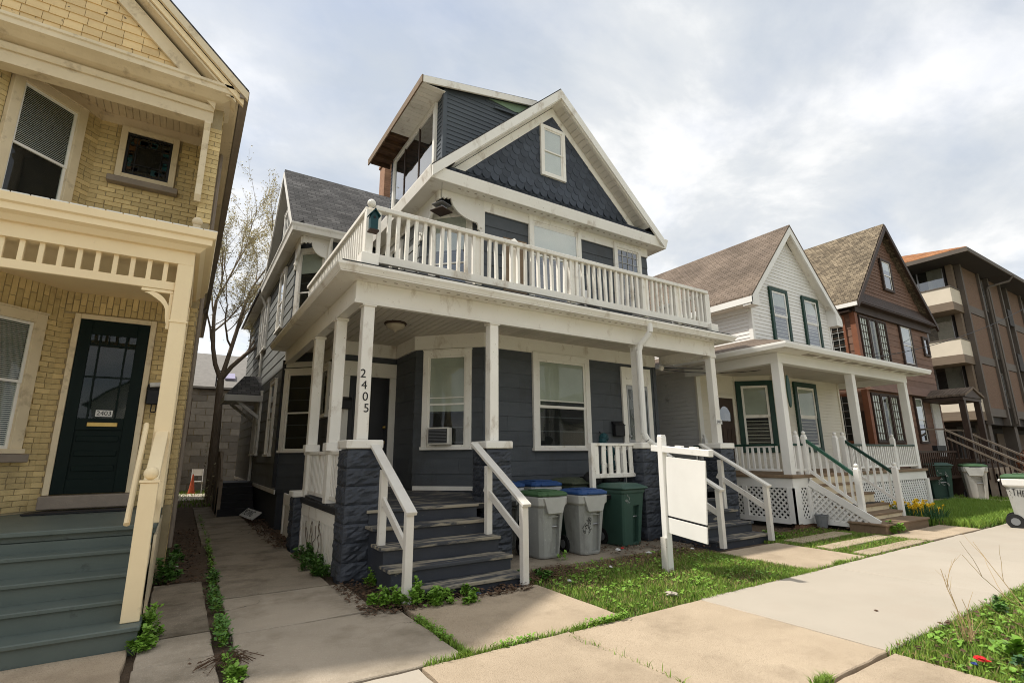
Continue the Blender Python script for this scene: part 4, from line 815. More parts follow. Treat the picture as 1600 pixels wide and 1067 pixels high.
spn = G().box(-.60, -.29, 6.975, 7.015, 3.49, 3.527).build('spandrel', 'cream', Q, bev=.003); G().box(-.322, -.29, 6.975, 7.015, 3.06, 3.488).build('arm', 'cream', spn, bev=.003)
oc = [(-.30+-.28*math.cos(t), 3.49-.36*math.sin(t)-.012*abs(math.sin(5*t))) for t in np.linspace(.02, math.pi/2-.1, 14)]; ic = [(-.30+-.19*math.cos(t), 3.49-.27*math.sin(t)) for t in np.linspace(math.pi/2-.12, .05, 10)]
oc = [(-.58+.26*math.sin(t)+.012*math.cos(7*t), 3.49-.02-.36*(1-math.cos(t))) for t in np.linspace(0, math.pi/2, 12)]; ic = [(-.50+.20*math.sin(t), 3.49-.28*(1-math.cos(t))) for t in np.linspace(math.pi/2, 0, 10)]
G().prism(oc+ic, 'y', 6.98, 7.01).build('curve', 'cream', spn)
for k in range(17): G().box(-2.55+.155*k, -2.55+.155*k+.142, 6.742, 6.765, 4.272, 4.286).build('flashing_strip', 'white_clean', Q)
G().sphere((-.15, 6.85, 4.40), .058).build('ball_finial', 'cream_old', Q, smooth=True); G().box(-.19, -.11, 6.81, 6.89, 4.27, 4.35).build('finial_base', 'cream_old', Q)
# loggia ceiling, beam, bracket
lc = G().box(-6.2, -.14, 8.0, 9.2, 6.87, 6.89).build('loggia_ceiling', 'cream_old', Q)
for k in range(30): G().box(-2.9+.088*k, -2.9+.088*k+.082, 8.05, 9.19, 6.852, 6.868).build('ceiling_board', 'cream_old', lc)
G().sweep([(.003, 6.70), (.03, 6.70), (.03, 6.85), (.003, 6.85)], LP[2:5]).build('frieze', 'cream_old', Q)
EPL = [(-6.2, 7.96), (-.16, 7.96), (-.16, 26)]
G().sweep([(0, 6.45), (0, 6.90), (-.2, 6.90), (-.2, 6.45)], EPL[:2]).build('beam', 'cream_old', Q)
G().sweep([(.002, 6.62), (.03, 6.62), (.05, 6.66), (.05, 6.70), (.002, 6.70)], EPL[:2]).build('beam_moulding', 'cream_old', Q)
G().sweep([(.002, 6.74), (.12, 6.76), (.20, 6.80), (.28, 6.83), (.28, 6.90), (.30, 6.915), (.30, 6.955), (.002, 6.955)], EPL[:2]+[(-.16, 8.4)]).build('cornice', 'cream_old', Q)
G().prism([(8.02, 6.46), (7.93, 6.46), (7.90, 6.40), (7.95, 6.30), (7.97, 5.45), (7.92, 5.35), (7.90, 5.25), (7.95, 5.16), (8.03, 5.18), (8.05, 5.3), (8.05, 6.46)], 'x', -.255, -.175).build('bracket', 'cream_old', Q, bev=.006)
# gable
sg = .934; XE = .25; XRg = -3.2; ZR = 6.93+sg*(XE-XRg)
roof_slab('roof', 'roof_grey', Q, [(XE, 7.62, 6.95), (XE, 26, 6.95), (XRg, 26, ZR+.02), (XRg, 7.62, ZR+.02)], .05)
roof_slab('roof', 'roof_grey', Q, [(-6.65, 26, 6.95), (-6.65, 7.62, 6.95), (XRg, 7.62, ZR+.02), (XRg, 26, ZR+.02)], .05)
def lrake(dx, dz0, th, y0, y1, name, m):
    x0, z0 = XE-dx, 6.90-dz0+dx*sg*0; z0 = 6.90-dz0; x1, z1 = XRg, 6.90-dz0+sg*(x0-XRg)
    G().hexa([(x0, y0, z0-th), (x1, y0, z1-th), (x1, y1, z1-th), (x0, y1, z0-th), (x0, y0, z0), (x1, y0, z1), (x1, y1, z1), (x0, y1, z0)]).build(name, m, Q)
lrake(.0, .0, .13, 7.60, 7.66, 'rake_board', 'cream_old'); lrake(.05, .10, .10, 7.66, 7.72, 'rake_moulding', 'cream'); lrake(.15, .12, .04, 7.70, 7.98, 'rake_soffit', 'cream_old'); lrake(.40, .0, .26, 7.88, 7.93, 'rake_frieze', 'cream_old')
G().prism([(-6.2, 6.9), (-.1, 6.9), (XRg, 6.9+(-.1-XRg)*sg)], 'y', 7.95, 8.1).build('gable_wall', 'mortar', Q)
z = 6.96; r_ = 0
while z < 8.4:
    xr = -.30-(z+.06-6.9)/sg; x = xr-(.10 if r_ % 2 else .0)
    while x > -3.1:
        w = random.uniform(.17, .23)
        if random.random() > .008: G().hexa([(-w/2, -.022, 0), (w/2-.006, -.022, 0), (w/2-.006, .0, 0), (-w/2, 0, 0), (-w/2, -.006, .145), (w/2-.006, -.006, .145), (w/2-.006, 0, .145), (-w/2, 0, .145)]).build('shingle', 'cream_shingle', Q, T(x-w/2, 7.95, z+random.uniform(-.004, .004)))
        x -= w
    z += .125; r_ += 1
# eave on the alley side
G().box(.14, .26, 7.62, 26, 6.80, 6.93).build('gutter', 'stone_sill', Q); G().box(-.03, .15, 7.7, 26, 6.80, 6.83).build('soffit', 'cream_old', Q)
G().tube([(.18, 20.5, 6.8), (.0, 20.6, 6.5), (.03, 20.6, 6.3), (.03, 20.6, .2)], .05, 8).build('downspout', 'stone_sill', Q)
G().tube([(.0, 9.45, 6.78), (.0, 9.45, .3)], .04, 8).build('downspout', 'stone_sill', Q)
q = G(); rg = random.Random(11)
for k in range(5):
    p_ = Vector((.0, 9.6+k*.5, 0)); pts = [p_]
    for i in range(26): p_ = p_+Vector((rg.gauss(0, .004), rg.gauss(0, .03), .1)); pts.append(p_)
    q.tube(pts, .008, 4)
q.build('dead_vine', 'vine', Q)
# ================================================================ the white house
Wh = thing('white_house', 'white gabled house with dark green window trim and a latticed corner porch', 'house', (15.5, 10, 0))
A1 = [(12.0, 18), (12.0, 9.06), (13.75, 9.06), (14.5, 8.31), (18.35, 8.31), (18.35, 18)]
A2 = [(13.8, 18), (13.8, 8.3), (18.4, 8.3), (18.4, 18)]
G().prism(A1, 'z', -.05, 4.3).build('wall', 'vinyl_cream', Wh); G().prism(A2, 'z', 4.3, 6.2).build('wall', 'vinyl_white', Wh)
lap_wall(Wh, 'siding', 'siding_grey', A1[0], A1[1], .5, 4.0, .115)
for i in (1, 2, 3): lap_wall(Wh, 'siding', 'vinyl_cream', A1[i], A1[i+1], 1.1, 3.95, .10)
lap_wall(Wh, 'siding', 'vinyl_white', A2[0], A2[1], 4.35, 6.15, .115); lap_wall(Wh, 'siding', 'vinyl_white', A2[1], A2[2], 4.35, 6.15, .115)
ZA2 = 8.85; s2 = (ZA2-6.05)/(16.05-13.45)
lap_wall(Wh, 'siding', 'vinyl_white', A2[1], A2[2], 6.15, 8.2, .115, top=lambda z: (max(0, (z-6.35)/s2), 4.6-max(0, (z-6.35)/s2)))
G().prism([(13.8, 6.15), (18.4, 6.15), (18.4, 6.3), (16.1, 8.7), (13.8, 6.3)], 'y', 8.3, 8.4).build('gable_wall', 'vinyl_white', Wh)
for x_ in (13.78, 18.33): G().box(x_, x_+.09, 8.27, 8.295, 4.4, 6.2).build('corner_board', 'white_clean', Wh)
G().box(13.772, 13.785, 8.28, 8.40, 4.4, 6.2).build('corner_board', 'white_clean', Wh)
for p_ in A1[1:5]: G().box(p_[0]-.05, p_[0]+.05, p_[1]-.035, p_[1]+.03, 1.1, 3.95).build('corner_board', 'vinyl_cream', Wh)
G().box(11.96, 12.12, 9.02, 9.05, 1.1, 3.95).build('corner_board', 'white_clean', Wh)
roof_slab('roof', 'roof_brown', Wh, [(13.42, 18, 6.1), (13.42, 7.97, 6.1), (16.05, 7.97, 8.93), (16.05, 18, 8.93)], .06)
roof_slab('roof', 'roof_brown', Wh, [(18.70, 7.97, 6.1), (18.70, 18, 6.1), (16.05, 18, 8.93), (16.05, 7.97, 8.93)], .06)
for xs in (13.42, 18.70):
    s_ = 1 if xs < 16 else -1
    G().hexa([(xs, 7.98, 5.80), (16.05, 7.98, 8.60), (16.05, 8.03, 8.60), (xs, 8.03, 5.80), (xs, 7.98, 6.04), (16.05, 7.98, 8.87), (16.05, 8.03, 8.87), (xs, 8.03, 6.04)]).build('rake_board', 'white_clean', Wh)
    G().hexa([(xs, 8.03, 5.98), (16.05, 8.03, 8.79), (16.05, 8.29, 8.79), (xs, 8.29, 5.98), (xs, 8.03, 6.0), (16.05, 8.03, 8.82), (16.05, 8.29, 8.82), (xs, 8.29, 6.0)]).build('rake_soffit', 'white', Wh)
    G().prism([(xs, 6.03), (xs, 5.80), (xs+s_*.38, 5.80), (xs+s_*.38, 6.36)], 'y', 7.985, 8.29).build('eave_return', 'white_clean', Wh)
G().box(13.45, 13.80, 8.3, 18, 5.84, 5.87).build('soffit', 'white', Wh); G().box(13.40, 13.46, 7.98, 18, 5.86, 6.04).build('gutter', 'white_clean', Wh); G().box(13.72, 13.795, 8.35, 18, 5.70, 5.84).build('frieze', 'white_clean', Wh)
for x0 in (14.83, 16.72): window(Wh, T(x0, 8.3, 4.85), 1.02, 1.82, cas=.12, sw=.06, sill=0, frame_m='trim_green', sash_m='white_clean', fill='shade', shade=.3, glass='glass_bright')
M0, _ = frame(A1[2], A1[3], 1.6); window(Wh, M0 @ Matrix.Translation((.02, 0, 0)), 1.02, 2.08, cas=.14, sw=.065, sill=0, frame_m='trim_green', sash_m='white', fill='shade', shade=.5)
window(Wh, T(15.55, 8.31, 1.6), 1.30, 2.12, cas=.15, sw=.07, sill=0, frame_m='trim_green', sash_m='white', fill='shade', shade=.52)
dc = G(); dc.box(12.55, 12.65, 9.0, 9.055, 1.1, 3.25); dc.box(13.52, 13.62, 9.0, 9.055, 1.1, 3.25); dc.box(12.65, 13.52, 9.0, 9.055, 3.16, 3.25); dc.build('door_casing', 'vinyl_cream', Wh)
D = G().box(12.65, 13.52, 9.02, 9.056, 1.1, 3.16).build('door', 'wood_dark', Wh)
q = G()
for k in range(4): G().box(12.75+.19*k, 12.75+.19*k+.15, 9.008, 9.02, 1.3, 2.3).build('panel', 'wood_dark', D, bev=.005)
G().prism([(13.085+.30*math.cos(t), 2.5+.42*math.sin(t)) for t in np.linspace(0, math.pi, 12)], 'y', 9.008, 9.019).build('fanlight', 'glass_bright', D)
# porch
G().prism([(11.42, 9.0), (11.42, 6.33), (18.78, 6.33), (18.78, 8.3), (14.5, 8.3), (13.75, 9.05)], 'z', 1.04, 1.11).build('porch_floor', 'wood_step', Wh, bev=.01)
G().sweep([(-.05, .82), (.0, .82), (.0, 1.035), (-.05, 1.035)], [(11.47, 9.0), (11.47, 6.38), (18.73, 6.38), (18.73, 8.3)]).build('apron', 'white_clean', Wh)
G().box(11.75, 18.5, 6.75, 8.2, -.05, 1.03).build('lattice_shade_box', 'apt_dark', Wh)  # dark boxes stand in for the shade behind the lattice
G().box(12.35, 13.95, 5.75, 6.7, -.05, .45).build('lattice_shade_box', 'apt_dark', Wh)
def lattice(M, u0, u1, zfun0, zfun1, step=.125):
    g_ = G(); n_ = int((u1-u0+2)/step)
    fr_ = [(u0, zfun0(u0)), (u1, zfun0(u1)), (u1, zfun1(u1)), (u0, zfun1(u0))]
    def clip(p, d):      # line p+t*d inside polygon u0..u1, z0..z1
        lo, hi = -9, 9; ts = np.linspace(-3, 3, 241); ok = [t for t in ts if u0 <= p[0]+t*d[0] <= u1 and zfun0(p[0]+t*d[0]) <= p[1]+t*d[1] <= zfun1(p[0]+t*d[0])]
        return (min(ok), max(ok)) if len(ok) > 1 else None
    k = -int(2/step)
    while u0+k*step < u1+2:
        for sgn, y_ in ((1, -.008), (-1, .0)):
            p_ = (u0+k*step, zfun0(u0)); d_ = (.7071, .7071) if sgn > 0 else (-.7071, .7071); r_ = clip(p_, d_)
            if r_ and r_[1]-r_[0] > .04:
                a = Vector((p_[0]+r_[0]*d_[0], 0, p_[1]+r_[0]*d_[1])); b = Vector((p_[0]+r_[1]*d_[0], 0, p_[1]+r_[1]*d_[1])); nn = Vector((-d_[1], 0, d_[0]))*.020
                g_.hexa([a-nn+Vector((0, y_, 0)), a+nn+Vector((0, y_, 0)), a+nn+Vector((0, y_+.007, 0)), a-nn+Vector((0, y_+.007, 0)), b-nn+Vector((0, y_, 0)), b+nn+Vector((0, y_, 0)), b+nn+Vector((0, y_+.007, 0)), b-nn+Vector((0, y_+.007, 0))])
        k += 1
    return g_.build('lattice', 'white_clean', Wh, M, kind='stuff', recalc=False)
M0, l0 = frame((11.49, 9.0), (11.49, 6.40)); lattice(M0, .1, l0, lambda u: .12, lambda u: .82)
M1, l1 = frame((11.49, 6.40), (12.1, 6.40)); lattice(M1, 0, .55, lambda u: .12, lambda u: .82)
M2, l2 = frame((14.2, 6.40), (18.7, 6.40)); lattice(M2, 0, l2, lambda u: .1, lambda u: .82)
q = G(); q.box(11.44, 11.50, 6.34, 6.52, .08, .83); q.box(11.44, 11.68, 6.335, 6.395, .08, .83); q.box(11.45, 11.50, 6.52, 9.0, .06, .17); q.box(11.45, 11.50, 7.5, 7.62, .17, .83); q.box(11.62, 12.1, 6.34, 6.39, .06, .17); q.box(12.0, 12.1, 6.335, 6.39, .17, .83); q.box(14.2, 18.75, 6.34, 6.39, .05, .15); q.box(18.6, 18.75, 6.335, 6.39, .05, .83); q.build('skirt_frame', 'white_clean', Wh)
for k in range(12): G().box(11.5+k*.23, 11.5+k*.23+.215, 6.36, 6.47, -.03, .055).build('brick', 'brick_red', Wh)
for px_, py_ in ((11.62, 6.5), (15.15, 6.5), (18.45, 6.5)): G().box(px_-.095, px_+.095, py_-.095, py_+.095, 1.11, 3.66).build('porch_post', 'white_clean', Wh, bev=.006)
BP = [(11.62, 9.06), (11.62, 6.5), (18.5, 6.5), (18.5, 8.31)]
G().sweep([(-.10, 3.66), (.10, 3.66), (.10, 3.90), (-.10, 3.90)], BP).build('porch_beam', 'white_clean', Wh, bev=.005)
G().sweep([(-.1, 3.905), (.52, 3.905), (.52, 3.925), (-.1, 3.925)], BP).build('soffit', 'white', Wh); G().sweep([(.525, 3.90), (.57, 3.90), (.60, 3.98), (.60, 4.03), (.525, 4.03)], BP).build('gutter', 'white_clean', Wh)
G().prism([(11.7, 9.05), (11.7, 6.6), (18.4, 6.6), (18.4, 8.3), (14.5, 8.3), (13.75, 9.05)], 'z', 3.84, 3.86).build('porch_ceiling', 'ceiling', Wh)
for k in range(9): x0 = 12.4+.72*k; G().box(x0, x0+.5, 6.13, 6.30, 3.900, 3.9045).build('soffit_vent', 'vent', Wh)
roof_slab('porch_roof', 'roof_brown', Wh, [(11.03, 5.92, 4.04), (19.1, 5.92, 4.04), (18.42, 8.3, 4.86), (13.8, 8.3, 4.86)], .04)
roof_slab('porch_roof', 'roof_brown', Wh, [(11.03, 16, 4.04), (11.03, 5.92, 4.04), (13.8, 8.3, 4.86), (13.8, 16, 4.86)], .04)
G().box(11.0, 11.08, 9.0, 16, 3.93, 4.03).build('gutter', 'white_clean', Wh); G().box(11.05, 12.0, 9.0, 16, 3.91, 3.93).build('soffit', 'white', Wh)
def finial(x_, y_, z0, z1, r_=.045, par=None):
    n_ = G().box(x_-.055, x_+.055, y_-.055, y_+.055, z0, z1-.12).build('newel', 'white_clean', par or Wh, bev=.006)
    G().prism([(x_-.055, z1-.12), (x_+.055, z1-.12), (x_+.02, z1-.07), (x_-.02, z1-.07)], 'y', y_-.04, y_+.04).build('cap', 'white_clean', n_); G().sphere((x_, y_, z1-.035), r_, 10, 6).build('ball', 'white_clean', n_, smooth=True)
balustrade(Wh, 'porch_railing', (11.52, 8.95), (11.52, 6.62), 1.80, 1.18, .14, .045, m='white_clean', top=(.08, .05), bot=(.05, .05), capm='trim_green')
balustrade(Wh, 'porch_railing', (11.72, 6.45), (12.15, 6.45), 1.80, 1.18, .14, .045, m='white_clean', top=(.08, .05), bot=(.05, .05), capm='trim_green')
balustrade(Wh, 'porch_railing', (14.1, 6.45), (15.06, 6.45), 1.80, 1.18, .12, .045, m='white_clean', top=(.08, .05), bot=(.05, .05), capm='trim_green')
balustrade(Wh, 'porch_railing', (15.24, 6.45), (18.36, 6.45), 1.80, 1.18, .12, .045, m='white_clean', top=(.08, .05), bot=(.05, .05), capm='trim_green')
for x_, y_ in ((11.52, 8.6), (11.95, 6.45), (12.2, 6.40), (13.75, 6.45), (14.05, 6.40), (17.0, 6.45)): finial(x_, y_, 1.0, 2.08)
ys, zs = [6.20, 5.92, 5.64, 5.36], [.88, .66, .44, .30]
ws = G().prism([(6.4, .1), (6.4, 1.04), (5.30, .28), (5.30, .1)], 'x', 12.14, 12.18).build('stair', 'white_clean', Wh)
for k, (y, z) in enumerate(zip(ys, zs)):
    G().box(12.12, 14.12, y-.03, y+.30, z-.04, z).build('tread', 'wood_step', ws, bev=.006); G().box(12.14, 14.1, y, y+.02, (zs[k+1] if k < 3 else .18), z-.041).build('riser', 'cream_old', ws)
G().box(12.14, 14.1, 6.36, 6.38, .88, 1.05).build('riser', 'cream_old', ws)
bb = G().box(12.0, 14.15, 4.90, 5.62, .135, .175).build('bottom_step', 'wood_step', Wh, bev=.008); G().box(12.03, 14.12, 4.93, 4.97, -.03, .134).build('riser', 'wood_step', bb); G().box(12.03, 12.07, 4.97, 5.6, -.03, .134).build('riser', 'wood_step', bb)
M3, l3 = frame((12.11, 6.36), (12.11, 5.0)); lattice(M3, 0, 1.30, lambda u: .12, lambda u: max(.121, .84-u*.56))
G().bar((12.11, 6.36, .93), (12.11, 5.05, .16), .04, .14).build('stringer', 'white_clean', ws); G().box(12.09, 12.13, 5.1, 6.36, .05, .14).build('stringer', 'white_clean', ws)
for x_, gm in ((12.2, 'rail_green'), (14.05, 'trim_green')):
    finial(x_, 5.38, .16, 1.35, par=ws)
    G().bar((x_, 5.40, 1.10), (x_, 6.40, 1.90), .07, .06).build('handrail', gm, ws); G().bar((x_, 5.40, .48), (x_, 6.40, 1.22), .05, .06).build('lower_rail', 'white_clean', ws)
    for k in range(6): y = 5.52+.145*k; G().box(x_-.02, x_+.02, y-.02, y+.02, .50+(y-5.4)*.75, 1.08+(y-5.4)*.8).build('baluster', 'white_clean', ws)
G().prism([(math.cos(t)*.07+11.79, 3.0+.38*math.sin(t)) for t in np.linspace(0, 2*math.pi, 16, endpoint=False)], 'y', 6.37, 6.40).build('thermometer', 'trim_green', Wh)
# ================================================================ the brown house
Bh = thing('brown_house', 'brown shingled house with steep tan roof and leaded corner windows', 'house', (23.3, 11, 0))
BW = [(20.0, 20), (20.0, 8.15), (26.6, 8.15), (26.6, 20)]
G().prism(BW, 'z', -.05, 6.95).build('wall', 'brown_trim', Bh)
planks(Bh, 'siding_board', 'brown_siding', BW[1], BW[2], .9, 3.75, .27); planks(Bh, 'siding_board', 'brown_siding', BW[1], BW[2], 4.1, 6.6, .25); planks(Bh, 'siding_board', 'brown_siding', BW[0], BW[1], 3.0, 6.6, .27)
G().hexa([(20.0, 7.95, 3.72), (26.7, 7.95, 3.72), (26.7, 8.15, 3.72), (20.0, 8.15, 3.72), (20.0, 7.98, 3.78), (26.7, 7.98, 3.78), (26.7, 8.14, 4.12), (20.0, 8.14, 4.12)]).build('flare', 'brown_siding', Bh)
AP = (23.2, 10.72); EL, ER = 19.68, 26.92
roof_slab('roof', 'roof_tan', Bh, [(EL, 20, 6.9), (EL, 7.82, 6.9), (AP[0], 7.82, AP[1]), (AP[0], 20, AP[1])], .10)
roof_slab('roof', 'roof_tan', Bh, [(ER, 7.82, 6.9), (ER, 20, 6.9), (AP[0], 20, AP[1]), (AP[0], 7.82, AP[1])], .10)
G().prism([(20.1, 6.9), (26.5, 6.9), (AP[0], 10.4)], 'y', 8.1, 8.25).build('gable_wall', 'brown_trim', Bh)
z = 7.42; sb = (AP[1]-6.9)/(AP[0]-EL); g_ = G(); k = 0
while z < 10.1:
    a = EL+.42+(z-6.9)/sb; b = ER-.42-(z-6.9)/((AP[1]-6.9)/(ER-AP[0])); x = a+(.06 if k % 2 else 0)
    while x < b-.05: g_.hexa([(x, 8.07, z), (x+.14, 8.07, z), (x+.14, 8.1, z), (x, 8.1, z), (x, 8.09, z+.16), (x+.14, 8.09, z+.16), (x+.14, 8.1, z+.16), (x, 8.1, z+.16)]); x += .15
    z += .15; k += 1
g_.build('gable_shingles', 'brown_siding', Bh, kind='stuff', recalc=False)
G().hexa([(EL+.1, 7.80, 6.82), (ER-.1, 7.80, 6.82), (ER-.1, 8.1, 6.82), (EL+.1, 8.1, 6.82), (EL+.1, 7.80, 6.86), (ER-.1, 7.80, 6.86), (ER-.6, 8.1, 7.42), (EL+.6, 8.1, 7.42)]).build('skirt_roof', 'brown_trim', Bh)
for r_ in range(5):
    for i in range(44):
        xx = EL+.25+r_*.1+i*.155; 
        if xx < ER-.4-r_*.1: pass
q = G()
for r_ in range(5):
    x = EL+.2+.09*r_; zz = 6.87+.11*r_; yy = 7.80+.058*r_
    while x < ER-.3-.09*r_: q.hexa([(x, yy-.015, zz), (x+.14, yy-.015, zz), (x+.14, yy, zz), (x, yy, zz), (x, yy+.05, zz+.12), (x+.14, yy+.05, zz+.12), (x+.14, yy+.06, zz+.12), (x, yy+.06, zz+.12)]); x += .15
q.build('skirt_shingles', 'wood_dark', Bh, kind='stuff', recalc=False)
for xs in (EL, ER): G().hexa([(xs, 7.78, 6.62), (AP[0], 7.78, 10.42), (AP[0], 7.86, 10.42), (xs, 7.86, 6.62), (xs, 7.78, 6.85), (AP[0], 7.78, 10.66), (AP[0], 7.86, 10.66), (xs, 7.86, 6.85)]).build('rake_board', 'brown_trim', Bh)
G().box(EL-.05, EL+.05, 7.82, 20, 6.70, 6.84).build('gutter', 'white_clean', Bh); G().box(19.7, 20, 8.15, 20, 6.55, 6.6).build('soffit', 'brown_trim', Bh); G().box(19.9, 26.7, 8.02, 8.10, 6.55, 6.82).build('frieze', 'brown_trim', Bh)
for z0, z1 in ((4.75, 6.5), (1.9, 3.65)):
    cp = G().box(19.94, 20.14, 8.08, 8.26, z0-.3, z1+.1).build('corner_post', 'rust_post', Bh)
    for x0, w_ in ((20.26, .72), (21.0, .72), (21.74, .72)): window(Bh, T(x0, 8.15, z0), w_, z1-z0, cas=.06, sill=0, frame_m='brown_trim', sash_m='brown_trim', style='single', fill='white' if x0 != 21.0 else 'curtain', shade=.97, muntin=(3, 6, 'wood_dark', .010) if x0 != 21.0 else None, glass='glass')
    M0, _ = frame((20.0, 12), (20.0, 8.4)); 
    for u in (1.2, 2.0, 2.8): window(Bh, M0 @ Matrix.Translation((u, 0, z0)), .76, z1-z0, cas=.06, sill=0, frame_m='rust_post', sash_m='rust_post', style='single', muntin=(3, 6, 'lead', .007))
window(Bh, T(23.68, 8.15, 4.92), 1.10, 1.70, cas=.10, sill=0, frame_m='brown_trim', sash_m='white_clean', fill='shade', shade=.4, glass='glass_bright')
window(Bh, T(25.85, 8.15, 5.5), .6, .85, cas=.09, sill=0, frame_m='brown_trim', sash_m='brown_trim', style='single', glass='glass_bright')
window(Bh, T(23.85, 8.15, 1.9), .80, 1.80, cas=.07, sill=0, frame_m='brown_trim', sash_m='white_clean', fill='shade', shade=.6, glass='glass_bright')
window(Bh, T(22.75, 8.07, 7.85), .92, 1.35, cas=.10, sill=0, frame_m='brown_trim', sash_m='white_clean', glass='glass_bright', fill='shade', shade=.3)
G().box(25.5, 26.25, 8.08, 8.14, 1.4, 3.5).build('door', 'paper', Bh)
roof_slab('hood_roof', 'roof_brown', Bh, [(24.7, 6.75, 3.72), (25.75, 6.75, 4.05), (25.75, 8.1, 4.05), (24.7, 8.1, 3.72)], .08)
roof_slab('hood_roof', 'roof_brown', Bh, [(25.75, 6.75, 4.05), (26.8, 6.75, 3.72), (26.8, 8.1, 3.72), (25.75, 8.1, 4.05)], .08)
G().prism([(24.75, 3.62), (26.75, 3.62), (25.75, 3.95)], 'y', 6.8, 6.86).build('hood_gable', 'brown_trim', Bh); G().box(24.75, 26.75, 6.85, 8.1, 3.5, 3.62).build('hood_beam', 'brown_trim', Bh)
for x_ in (24.9, 26.55): G().box(x_-.09, x_+.09, 6.85, 7.03, 1.3, 3.5).build('hood_post', 'brown_trim', Bh)
G().box(24.5, 26.7, 6.8, 8.1, 1.2, 1.32).build('landing', 'wood_dark', Bh); G().box(24.5, 26.7, 7.0, 8.1, 0, 1.2).build('landing_base', 'brown_trim', Bh)
bst = G().box(24.6, 26.5, 6.55, 6.85, .0, 1.15).build('stair', 'wood_dark', Bh)
for k in range(5): G().box(24.6, 26.5, 6.55-.27*(k+1), 6.6-.27*k, 0, 1.0-.2*k).build('step', 'wood_grey', bst)
for x_ in (24.55, 26.5):
    G().bar((x_, 8.1, 2.45), (x_, 7.5, 2.42), .12, .06).build('handrail', 'wood_grey', bst)
    G().bar((x_, 7.55, 2.42), (x_, 5.45, 1.12), .12, .06).build('handrail', 'wood_grey', bst); G().bar((x_, 7.5, 2.1), (x_, 5.45, .80), .05, .07).build('lower_rail', 'wood_grey', bst)
    G().box(x_-.06, x_+.06, 5.40, 5.52, 0, 1.1).build('newel', 'wood_step', bst)
    for k in range(14): y = 5.6+.15*k; zz = 1.05+(y-5.45)*.62; G().box(x_-.02, x_+.02, y-.02, y+.02, zz-1.1, zz).build('baluster', 'wood_dark', bst)
pr = G().box(20.1, 24.4, 7.25, 7.3, 1.55, 1.62).build('porch_railing', 'wood_dark', Bh)
for k in range(24): G().box(20.15+.177*k, 20.19+.177*k, 7.26, 7.29, .75, 1.55).build('baluster', 'wood_dark', pr)
G().box(20.0, 24.4, 7.2, 8.15, .65, .75).build('porch_floor', 'wood_dark', Bh)
G().box(22.5, 23.3, 7.2, 7.35, 1.62, 1.80).build('planter', 'black', Bh)
# ================================================================ the apartment block
Ap = thing('apartment_building', 'brown brick apartment block with cream balcony fronts and wide eaves', 'building', (40, 14, 0))
G().box(33.62, 60, 8.6, 32, 2.9, 11.5).build('wall', 'apt_dark', Ap); G().box(35, 60, 10.2, 32, -.05, 2.9).build('ground_floor', 'apt_dark', Ap)
for k, x_ in enumerate((37, 41, 45, 49)): G().box(x_, x_+1.6, 10.12, 10.19, .5, 2.6).build('ground_panel', 'apt_band', Ap)
for x_ in (34.2, 38.4, 42.6, 46.8): G().box(x_, x_+.5, 8.7, 9.2, -.05, 2.9).build('pillar', 'apt_trim', Ap)
roof_slab('roof', 'roof_orange', Ap, [(31.6, 34, 11.5), (31.6, 7.45, 11.5), (40, 16, 15.1), (40, 26, 15.1)], .06)
roof_slab('roof', 'roof_orange', Ap, [(31.6, 7.45, 11.5), (62, 7.45, 11.5), (54, 16, 15.1), (40, 16, 15.1)], .06)
G().box(31.7, 62, 7.5, 34, 11.28, 11.32).build('soffit', 'apt_dark', Ap)
G().sweep([(-.02, 11.25), (.04, 11.25), (.04, 11.46), (-.02, 11.46)], [(31.6, 34), (31.6, 7.45), (62, 7.45)]).build('fascia', 'apt_trim', Ap)
fl = [3.3, 6.0, 8.7]
def col_(x0, x1, m='apt_trim', y=8.35): G().box(x0, x1, y, 8.61, 2.9, 11.28).build('pilaster', m, Ap)
for xb in (33.62, 41.2, 48.8):
    col_(xb, xb+.22); col_(xb+2.75, xb+2.95); col_(xb+4.25, xb+4.45, 'apt_trim'); col_(xb+6.4, xb+6.6)
    for z_ in fl:
        G().box(xb+.23, xb+2.74, 8.46, 8.60, z_+.42, z_+2.68).build('brick_panel', 'apt_brick', Ap); G().box(xb+.225, xb+2.745, 8.42, 8.61, z_, z_+.41).build('spandrel_band', 'apt_trim', Ap)
        G().box(xb+4.46, xb+6.39, 8.46, 8.60, z_+.42, z_+2.68).build('brick_panel', 'apt_brick', Ap); G().box(xb+4.455, xb+6.395, 8.42, 8.61, z_, z_+.41).build('spandrel_band', 'apt_trim', Ap)
        window(Ap, T(xb+3.1, 8.6, z_+.55), 1.0, 1.9, cas=.08, sill=0, frame_m='apt_trim', sash_m='steel', fill='curtain', style='double', glass='glass_bright')
for z_ in (9.04, 6.31, 3.5):
    zt = {9.04: 9.82, 6.31: 7.10, 3.5: 4.42}[z_]
    bl = G().box(32.2, 33.61, 8.55, 13.2, z_, zt).build('balcony', 'apt_panel', Ap); G().box(32.17, 33.61, 8.52, 13.2, zt, zt+.06).build('balcony_cap', 'apt_trim', bl)
    G().box(32.18, 33.61, 8.53, 13.2, z_-.42, z_-.005).build('balcony_band', 'apt_band', bl)
    M0, _ = frame((33.62, 13.2), (33.62, 8.9)); window(Ap, M0 @ Matrix.Translation((1.75, 0, zt-.5)), 2.45, 2.25, cas=.08, sill=0, frame_m='apt_dark', sash_m='steel', fill='curtain', style='single', glass='glass_bright', muntin=(2, 1, 'steel', .03))
    G().box(33.3, 33.615, 8.62, 8.88, zt+.07, zt+1.9).build('side_panel', 'apt_band', Ap)
for z_ in fl: G().box(40.3, 41.1, 8.3, 8.6, z_+.1, z_+1.1).build('balcony_front', 'apt_dark', Ap)
